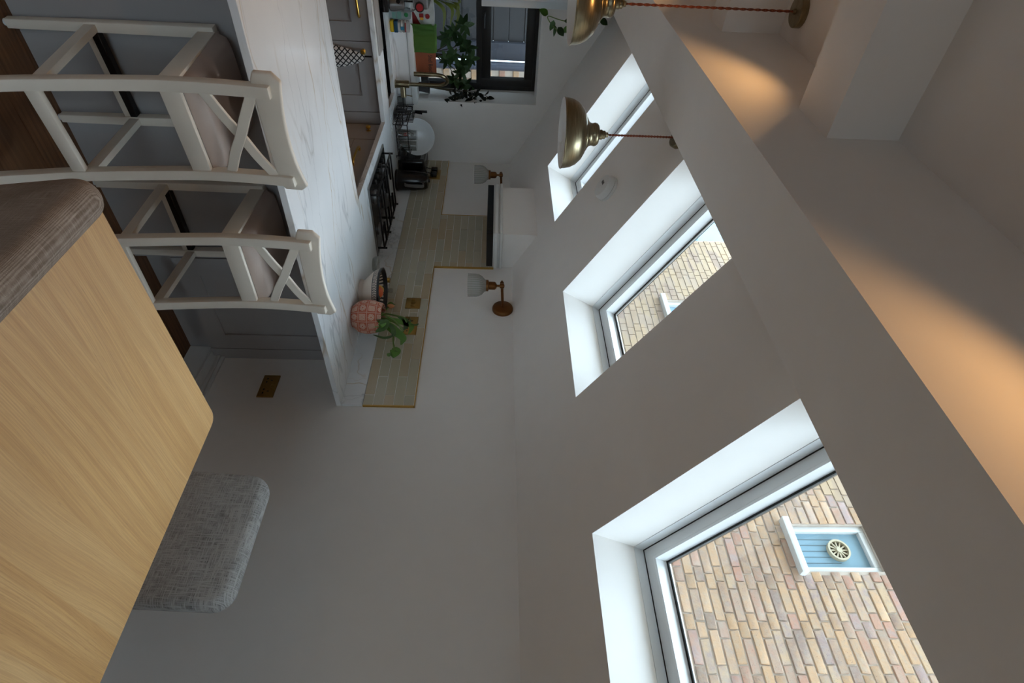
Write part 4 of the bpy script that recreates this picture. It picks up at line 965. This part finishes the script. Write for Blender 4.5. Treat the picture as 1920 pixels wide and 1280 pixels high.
for q in ((-.205, -.15, .02, .022),): pass
box(cu, -.210, -.150, -.13, .05, .012, .014); 
for i in range(8):
    y = -.13+.18*i/7; box(cu, -.210, -.207, y-.003, y+.003, .014, .135); box(cu, -.153, -.150, y-.003, y+.003, .014, .145)
for x in (-.2085, -.1515): box(cu, x-.0015, x+.0015, -.13, .05, .09, .096)
obj('cutlery_holder', cu, M_blackmetal, rk)
for k, (lab, x, tip) in enumerate((('black handled knife sticking out of the cutlery holder, the longer one', -.175, (-.19, -.03, .24)), ('short black spatula leaning in the cutlery holder', -.185, (-.165, .0, .20)))):
    u_ = thing('knife' if k == 0 else 'spatula', lab, 'utensil', (1.94, 4.24, zW)); P0 = Vector((x, .01+.01*k, .0145))
    obj('blade', sweep_rect(B(), [P0, P0.lerp(Vector(tip), .6)], .014, .0015), M_steel, u_); obj('handle', sweep_rect(B(), [P0.lerp(Vector(tip), .6), tip], .016, .009), M_plasticblack, u_)
pl_ = thing('dinner_plate', 'large white dinner plate standing upright in dish rack', 'plate', (1.958, 4.235, zW+.150))
nv = Vector((-.42, -.88, .10)).normalized(); pl_.rotation_euler = nv.to_track_quat('Z', 'Y').to_euler()
obj('plate_body', lathe(B(), [(0, 0), (.085, .0), (.092, .004), (.120, .013), (.132, .019), (.1335, .0175), (.121, .009), (.093, -.001), (.086, -.004), (0, -.004)], 64), M_porc, pl_)
tg = thing('printed_glass', 'upturned clear glass printed with a red letter in the rack', 'glass', (1.895, 4.130, zW+.0275))
pg_ = [(.040, 0), (.038, .06), (.034, .138), (.0, .138)]
obj('tumbler', lathe(B(), pg_+[(.0, .130), (.0315, .130), (.0355, .06), (.0375, 0)], 40, cap=False), M_clear, tg)
M_red = plain('red_print', srgb(150, 24, 28), .5); M_ink = plain('black_print', srgb(22, 24, 24), .5)
Mt = Matrix.Translation((-.0195, -.0335, .062)) @ Euler((0, 0, -.55), 'XYZ').to_matrix().to_4x4() @ Euler((PI/2, 0, 0)).to_matrix().to_4x4() @ Matrix.Rotation(PI, 4, 'Z')
text('lettering', 'B', .045, M_red, tg, Mt)
bm = B()
for k in range(3):
    P = curve_pts([Vector((-.018+.004*k, 0, .092+.006*k)), Vector((-.004, 0, .100+.008*k)), Vector((.012, 0, .096+.007*k))], 4); tube(bm, P, .0016, 5)
for v in bm.verts: v.co = Euler((0, 0, -.55)).to_matrix() @ v.co + Vector((-.0195, -.0335, 0))
obj('leaf_print', bm, M_ink, tg)
tg2 = obj('tumbler', lathe(B(), [(.038, 0), (.037, .06), (.035, .130), (.0, .130), (.0, .124), (.033, .124), (.035, .06), (.036, 0)], 40, (1.978, 4.128, zW+.0275), cap=False), M_clear); tag(tg2, 'plain upturned tumbler standing right of the printed glass', 'glass')
sb = thing('sponge_holder', 'dark wire sponge holder with grey sponge beside the tap', 'holder', (1.755, 4.395, zW))
bm = B(); tube(bm, [(-.045, -.025, .045), (.045, -.025, .045), (.045, .025, .045), (-.045, .025, .045)], .003, 8, closed=True)
for x in (-.045, 0, .045):
    for y in (-.025, .025): tube(bm, [(x, y, .0035), (x, y, .045)], .002, 6)
obj('wire_frame', bm, M_blackmetal, sb); obj('sponge', box(B(), -.040, .040, -.020, .020, .004, .060, .008), plain('grey_sponge', srgb(110, 112, 110), .95, bump=.8), sb)

# ------------------------------------------------------------------ things on and before the window sill
bd_ = thing('lettered_board', 'reddish wooden board lettered in black, leaning on the sill', 'board', (1.50, 4.505, sill_z)); bd_.rotation_euler = (-.10, 0, 0)
M_sign = plain('red_brown_wood', srgb(150, 78, 46), .6, var=.15)
bm = slab(B(), rrect(-.25, .108, .0005, .152, .012, 5), 0, .014)
for v in bm.verts: v.co = Vector((v.co.x, .014-v.co.z, v.co.y))
obj('board_body', bm, M_sign, bd_)
Mx = Euler((PI/2, 0, 0)).to_matrix().to_4x4()
text('lettering', 'Shell Beach', .044, M_ink, bd_, Matrix.Translation((.018, -.0012, .108)) @ Matrix.Diagonal((.66, 1, 1, 1)) @ Mx)
gc = thing('green_cloth', 'bright green microfibre cloth draped over the lettered board', 'cloth', (1.335, 4.485, sill_z+.155))
bm = B(); n, m_ = 20, 24; gr = []
for i in range(n+1):
    u = i/n; row = []
    for j in range(m_+1):
        v = j/m_; x = -.088+.176*u+.004*math.sin(9*v+3*u)
        s_ = v*.30
        if s_ < .10: y, z = .052-.0*s_, -.10+s_
        elif s_ < .145: a = (s_-.10)/.045*PI; y, z = .020+.026*math.cos(a)+.006, .0+.012*math.sin(a)
        else: y, z = -.004-.06*(s_-.145)*(.6+.4*u)-.004*math.sin(7*u+2), -(s_-.145)
        y += .004*math.sin(11*u+4*v)+.003*math.sin(23*u)
        row.append(bm.verts.new((x+.010*(v-.5)*u, y, z-.010*u*v)))
    gr.append(row)
for i in range(n):
    for j in range(m_): bm.faces.new([gr[i][j], gr[i+1][j], gr[i+1][j+1], gr[i][j+1]])
bmesh.ops.solidify(bm, geom=bm.faces[:], thickness=.003); obj('cloth_sheet', bm, M_greencloth, gc, ang=80)
bm = B(); gr = []
for i in range(9):
    u = i/8; gr.append([bm.verts.new((-.108+.034*u, -.034-.010*math.sin(3*v_/8+u*2), -.018-.155*v_/8+.02*u)) for v_ in range(9)])
for i in range(8):
    for j in range(8): bm.faces.new([gr[i][j], gr[i+1][j], gr[i+1][j+1], gr[i][j+1]])
bmesh.ops.solidify(bm, geom=bm.faces[:], thickness=.003); obj('folded_corner', bm, M_greencloth, gc, ang=80)

def pillow_bag(name, w_, d_, h_, mat, parent, sag=.12):
    bm = bmesh.new(); bmesh.ops.create_cube(bm, size=1); bmesh.ops.subdivide_edges(bm, edges=bm.edges[:], cuts=9, use_grid_fill=True)
    for v in bm.verts:
        x, y, z = v.co*2; k = (1-abs(z)**6)*.5+.5; kx = 1-.10*z*z
        wob = .004*math.sin(31*x+17*z)+.003*math.sin(41*z-9*y)
        v.co = Vector((x*w_/2*kx+wob, (y*d_/2*(1-.55*abs(x)**4)*(1-sag*(z+1))*(1-.3*max(0, z)**3))+wob, (z+1)*h_/2*(1 if z < .95 else 1-.03*x*x)+.0005))
    return obj(name, bm, mat, parent, ang=70)
def bag_mat():
    t = NT('printed_bag'); v = t.co(); s = t.n('ShaderNodeSeparateXYZ'); t.l(v, s.inputs[0])
    low = t.math('LESS_THAN', t.math('ADD', s.outputs[2], t.math('MULTIPLY', s.outputs[0], -.55)), .015)
    t.col(t.mix(low, t.ramp(t.noise(v, 20, 3), [(0.3, srgb(186, 184, 178)), (.7, srgb(214, 212, 206))]), srgb(120, 22, 26))); t.set(Roughness=.45); return t.m
gbg = thing('printed_bag', 'white printed food bag with red corner leaning on the window sill', 'bag', (1.165, 4.515, sill_z))
pillow_bag('bag_body', .19, .06, .155, bag_mat(), gbg)
M_yel = plain('yellow_print', srgb(226, 160, 40), .5); M_blue = plain('blue_print', srgb(40, 120, 156), .5); M_teal = plain('green_print', srgb(40, 128, 72), .5)
Mb = lambda x, z, y=-.031: Matrix.Translation((x, y, z)) @ Mx
obj('label_patch', box(B(), .005, .030, -.0345, -.028, .050, .080, .001, 1), M_red, gbg); obj('label_patch', box(B(), .028, .046, -.0345, -.028, .055, .078, .001, 1), M_yel, gbg)
bm = lathe(B(), [(0, -.034), (.016, -.034), (.016, -.026), (0, -.026)], 9, (.022, 0, .108), 'Y'); obj('flower_print', bm, M_red, gbg); obj('diamond_print', lathe(B(), [(0, -.035), (.018, -.035), (.018, -.026), (0, -.026)], 4, (-.045, 0, .05), 'Y'), M_blue, gbg)
sp_ = thing('sponge_pack', 'clear pack of scouring sponges with yellow sponge showing', 'pack', (1.228, 4.385, zW))
obj('sponge', box(B(), -.036, .036, -.026, .026, .0005, .028, .008), plain('yellow_sponge', srgb(190, 160, 30), .95, bump=.8), sp_)
obj('label_card', box(B(), -.036, .036, -.027, .027, .0285, .055, .003), plain('dark_blue_card', srgb(24, 70, 96), .5), sp_)
obj('wrapper', pillow_bag('wrapper', .074, .054, .080, plain('printed_wrapper', srgb(168, 172, 172), .35, var=.25), None).data.copy() and (lambda: B())(), M_white, sp_) if False else None
wp = pillow_bag('wrapper', .074, .054, .082, plain('printed_wrapper', srgb(176, 176, 174), .35, var=.2), sp_); wp.location = (0, 0, .055)
obj('mark', box(B(), -.004, .018, -.030, -.026, .075, .098, .001, 1), M_blue, sp_); obj('mark', box(B(), -.03, .03, -.0315, -.0265, .106, .112, .001, 1), M_red, sp_)
wi = thing('wipes_pack', 'upright clear pack with pale green label by the sponges', 'pack', (1.150, 4.395, zW))
pillow_bag('wrapper', .072, .05, .150, plain('clear_wrapper', srgb(150, 158, 156), .3, var=.15), wi)
for z in (.022, .056): obj('label', box(B(), -.028, .028, -.0275, -.022, z, z+.028, .001, 1), plain('pale_green_label', srgb(120, 160, 146), .5), wi)
obj('leaf_print', lathe(B(), [(0, -.026), (.014, -.026), (.014, -.018), (0, -.018)], 7, (.004, 0, .118), 'Y'), M_teal, wi)

cm = thing('coffee_machine', 'chrome and black coffee machine cut by the picture edge', 'machine', (0.93, 4.22, zW))
obj('base', box(B(), -.15, .125, -.12, .20, .0005, .055, .012), M_steel, cm); obj('drip_tray', box(B(), -.12, .135, -.155, -.1205, .012, .052, .006), M_plasticblack, cm)
obj('back_housing', box(B(), -.15, .12, .03, .20, .0555, .30, .015), M_plasticblack, cm)
obj('head', box(B(), -.15, .125, -.10, .0295, .20, .30, .015), M_steel, cm)
obj('group_head', lathe(B(), [(0, .15), (.032, .15), (.036, .165), (.036, .199), (0, .199)], 28, (.05, -.05, 0)), M_steel, cm)
pf = obj('portafilter', lathe(B(), [(0, .112), (.028, .115), (.034, .13), (.034, .149), (0, .149)], 28, (.05, -.05, 0)), M_steel, cm); obj('handle', tube(B(), [(.05, -.085, .135), (.055, -.21, .125)], .013, 12), M_plasticblack, pf)
jg = obj('milk_jug', lathe(B(), [(0, .0), (.036, .0), (.040, .02), (.030, .07), (.034, .085), (.032, .085), (.028, .07), (.037, .02), (0, .005)], 32, (1.035, 4.13, zW+.0556)), M_steel); tag(jg, 'small steel milk jug on the coffee machine base', 'jug')
dlr = obj('dial', lathe(B(), [(0, -.010), (.026, -.010), (.030, -.006), (.030, -.0002), (0, -.0002)], 32, (.108, -.101, .245), 'Y'), M_black, cm); obj('red_face', lathe(B(), [(0, -.0125), (.022, -.0122), (.022, -.0102), (0, -.0102)], 28, (.108, -.101, .245), 'Y'), M_red, dlr)
obj('steam_wand', tube(B(), curve_pts([(.128, -.06, .22), (.140, -.08, .18), (.136, -.09, .09)], 5), .005, 8), M_steel, cm)

# tea towel on the cupboard door
tt = thing('tea_towel', 'black and white checked tea towel hanging on the sink cupboard door', 'towel', (1.255, 3.80, H-.80))
obj('hook_strap', box(B(), -.004, .004, .024, .0292, -.045, .02), M_darksteel, tt)
bm = B(); n, m_ = 26, 22; gr = []
for j in range(m_+1):
    v = j/m_; z = -.022-.36*v; wd = .012+.062*min(1, v*1.6)**.7; dd = .010+.012*min(1, v*2)
    gr.append([bm.verts.new((wd*math.cos(2*PI*i/n)*(1+.10*math.sin(5*2*PI*i/n)), .004+dd*math.sin(2*PI*i/n)*.85*(1+.35*math.sin(4*2*PI*i/n)*min(1, v*2)), z)) for i in range(n)])
for a, b in zip(gr, gr[1:]):
    for i in range(n): bm.faces.new([a[i], a[(i+1) % n], b[(i+1) % n], b[i]])
bm.faces.new(gr[0]); bm.faces.new(gr[-1][::-1]); obj('towel_cloth', bm, M_check, tt, ang=80)

# ------------------------------------------------------------------ outside: neighbour's brick wall seen through the skylights
XN = 4.15
nw = thing('brick_wall', 'yellow stock brick wall of the neighbouring house, seen through the skylights', 'wall', (XN, 2.5, 0))
nwy = [(1.84, 2.22, H+2.42, H+3.05), (6.22, 7.2, H+2.2, H+3.6), (4.55, 5.0, H+2.0, H+2.75)]   # windows: y0, y1, z0, z1
mb = B(); ye_ = -5.0
for a, b, c_, d_ in sorted(nwy):
    box(mb, .004, .25, ye_-2.5, a-2.5, 0, 7.2); box(mb, .004, .25, a-2.5, b-2.5, 0, c_); box(mb, .004, .25, a-2.5, b-2.5, d_, 7.2); ye_ = b
box(mb, .004, .25, ye_-2.5, 7, 0, 7.2); obj('mortar', mb, M_mortar, nw, smooth=False)
def seen(Y, Z):
    P = Vector((XN, Y, Z)); o = Vector((0, 0, H)); d = P-o; nrm = Vector((SA, 0, CA)); p0 = S(Vector((s0, 0, .30)))
    q = o+d*((p0-o).dot(nrm)/d.dot(nrm)); sv = (Vector((q.x-xA, 0, q.z-zEave))-nrm*.30).dot(Vector((-CA, 0, SA)))
    return any(a+.02 < q.y < b-.02 and s0+.02 < sv < s1-.02 for a, b in sky_y[1:])
bmeshes = {}
def brick_mesh(L_):
    if L_ not in bmeshes:
        bmeshes[L_] = []
        for k in range(4):
            bm = box(B(), -.006, .02, 0, L_, 0, .064, .004, 1)
            for v in bm.verts: v.co += Vector((random.uniform(-.002, .002), random.uniform(-.004, .004), random.uniform(-.002, .002)))
            bmesh.ops.recalc_face_normals(bm, faces=bm.faces); me = bpy.data.meshes.new('brick'); bm.to_mesh(me); bm.free(); shade(me, 30); me.materials.append(M_brick); bmeshes[L_].append(me)
    return random.choice(bmeshes[L_])
cand, rest = [], B(); r = 0; z = 0.05
while z < 6.6:
    y = -1.5+(.0 if r % 2 == 0 else .1688); k = r % 2
    while y < 8.2:
        L_ = .215 if k % 2 == 0 else .1025
        ya, yb = y, y+L_
        hit = [q for q in nwy if ya < q[1]+.01 and yb > q[0]-.01 and z < q[3] and z+.064 > q[2]]
        full = L_
        for q in hit:
            if ya < q[0]-.03: yb = q[0]-.008
            elif yb > q[1]+.03: ya = q[1]+.008
            else: yb = ya
        L_ = yb-ya
        if L_ > .02:
            if any(seen(ya+f*L_, z+g*.064) for f in (0, 1) for g in (0, 1)): cand.append((ya, z, round(L_*400)/400))
            elif z > 1.9: box(rest, -.006+random.uniform(-.002, .002), .01, ya-2.5, yb-2.5, z, z+.064)
        y += full+.010; k += 1
    z += .075; r += 1
cand.sort(key=lambda q: (q[0]**2+XN**2+(q[1]-H)**2))
for i, (y, z, L_) in enumerate(cand):
    if i < 298: copies('brick', brick_mesh(L_), nw, [Matrix.Translation((random.uniform(-.003, .003), y-2.5, z))])
    else: box(rest, -.006+random.uniform(-.002, .002), .01, y-2.5, y+L_-2.5, z, z+.064)
t = NT('distant_bricks'); v = t.co(); vs = t.n('ShaderNodeTexVoronoi'); t.l(t.mp(v, (.001, 4.4, 13.33)), vs.inputs[0]); vs.inputs['Scale'].default_value = 1.0
sx_ = t.n('ShaderNodeSeparateColor'); t.l(vs.outputs[1], sx_.inputs[0])
t.col(t.ramp(sx_.outputs[0], [(0.0, srgb(140, 120, 108)), (0.3, srgb(166, 144, 116)), (0.6, srgb(154, 136, 120)), (1.0, srgb(170, 146, 118))])); t.set(Roughness=.9)
o = obj('brickwork', rest, t.m, nw, smooth=False); o['kind'] = 'stuff'
M_oldwhite = plain('weathered_white_paint', srgb(198, 200, 200), 0.6, var=.03)
M_frost = plain('pale_blue_window_glass', srgb(122, 152, 168), .12, var=.04)
M_louvre = plain('vent_grille', srgb(176, 166, 142), .6)
for k, (ya, yb, za, zb) in enumerate(nwy):
    y0, y1 = ya-2.5, yb-2.5; bm = B(); fr = .045
    for q in ((y0, y0+fr, za, zb), (y1-fr, y1, za, zb), (y0+fr, y1-fr, za, za+fr), (y0+fr, y1-fr, zb-fr, zb)): box(bm, .030, .09, *q, .004)
    fo = obj('window', bm, M_oldwhite, nw); obj('sill', box(B(), -.075, .10, y0-.035, y1+.035, za-.055, za-.001, .006), M_oldwhite, fo)
    obj('pane', box(B(), .07, .076, y0+fr, y1-fr, za+fr, zb-fr), M_frost, fo)
    if k == 0:
        for i in range(5):
            yy = y0+fr+(y1-y0-2*fr)*(i+1)/6; obj('cord', box(B(), .0675, .0699, yy-.003, yy+.003, za+fr, za+.36), plain('vent_cord', srgb(84, 104, 112), .6), fo)
        yc, zc, rv = (y0+y1)/2, za+.37, .085
        bm = lathe(B(), [(rv-.014, -.012+.045), (rv, -.012+.045), (rv, .029+.040), (rv-.014, .029+.040), (rv-.014, -.012+.045)], 40, (0, yc, zc), 'X', cap=False)
        lathe(bm, [(0, -.012+.045), (.022, -.012+.045), (.022, .029+.040), (0, .029+.040)], 20, (0, yc, zc), 'X')
        for i in range(12):
            a = 2*PI*i/12; d = Vector((0, math.cos(a), math.sin(a))); sweep_rect(bm, [Vector((.051, yc, zc))+d*.02, Vector((.051, yc, zc))+d*(rv-.010)], .012, .010)
        obj('round_vent', bm, M_louvre, fo); obj('vent_backing', lathe(B(), [(0, .067), (rv-.015, .067), (rv-.015, .0698), (0, .0698)], 32, (0, yc, zc), 'X'), plain('vent_dark', srgb(84, 82, 72), .8), fo)
# garden side beyond the kitchen window
fw = thing('garden_wall', 'weathered brick wall beyond the kitchen window', 'wall', (2.6, 6.4, 0))
obj('mortar', box(B(), -.44, 2.4, .004, .2, 0, 4.4), M_mortar, fw)
z = .02; r = 0; bmh = {}
while z < 2.45:
    x = -.44+(0 if r % 2 == 0 else -.11)
    while x < .5:
        a, b = max(x, -.44), x+.215
        if z > 1.0:
            if 'm' not in bmh:
                bm = box(B(), 0, .215, -.008, .02, 0, .064, .004, 1); bmesh.ops.recalc_face_normals(bm, faces=bm.faces); me = bpy.data.meshes.new('brick'); bm.to_mesh(me); bm.free(); shade(me, 30); me.materials.append(M_brick); bmh['m'] = me
            if a == x: copies('brick', bmh['m'], fw, [Matrix.Translation((x, random.uniform(-.003, .003), z))])
        x += .225
    z += .075; r += 1
o = obj('downpipe', lathe(B(), [(.0, 0), (.042, 0), (.042, 4.3), (0, 4.3)], 20, (2.118, 6.33, 0)), plain('slate_blue_pipe', srgb(58, 64, 78), .5)); tag(o, 'slate blue downpipe at the corner of the garden wall', 'pipe')
o = obj('gate_post', box(B(), 1.90, 2.070, 6.36, 6.42, 0, 4.2, .004), plain('blue_grey_post', srgb(44, 48, 58), .6)); tag(o, 'blue grey post between the dark shed and the downpipe', 'post')
sh_ = thing('garden_shed', 'dark grey boarded shed beyond the kitchen window', 'shed', (0.6, 6.45, 0))
M_shed = plain('dark_grey_boarding', srgb(40, 41, 44), .8, var=.1)
for i in range(26): obj('board', box(B(), -3.6, 1.31, -.02+.004*(i % 2), .02, .16*i, .16*i+.157, .003, 1), M_shed, sh_)
obj('shed_body', box(B(), -3.58, 1.31, .0205, 1.2, 0, 4.15), M_shed, sh_)
obj('roof', box(B(), -3.7, 1.32, -.10, 1.3, 4.165, 4.23, .01), M_darksteel, sh_)
o = obj('ground', box(B(), -8, 9, yE+.4, 14, -.15, -.02), plain('grey_paving', srgb(120, 116, 108), .9, var=.1)); o['kind'] = 'structure'
o = obj('ground', box(B(), -8, 9, -16, YB-.21, -.15, -.02), plain('patio_paving', srgb(104, 98, 92), .95, var=.1)); o['kind'] = 'structure'
o = obj('ground', box(B(), xA+.17, XN, -6, 12, -.15, -.03), plain('alley_paving', srgb(120, 116, 108), .9, var=.1)); o['kind'] = 'structure'
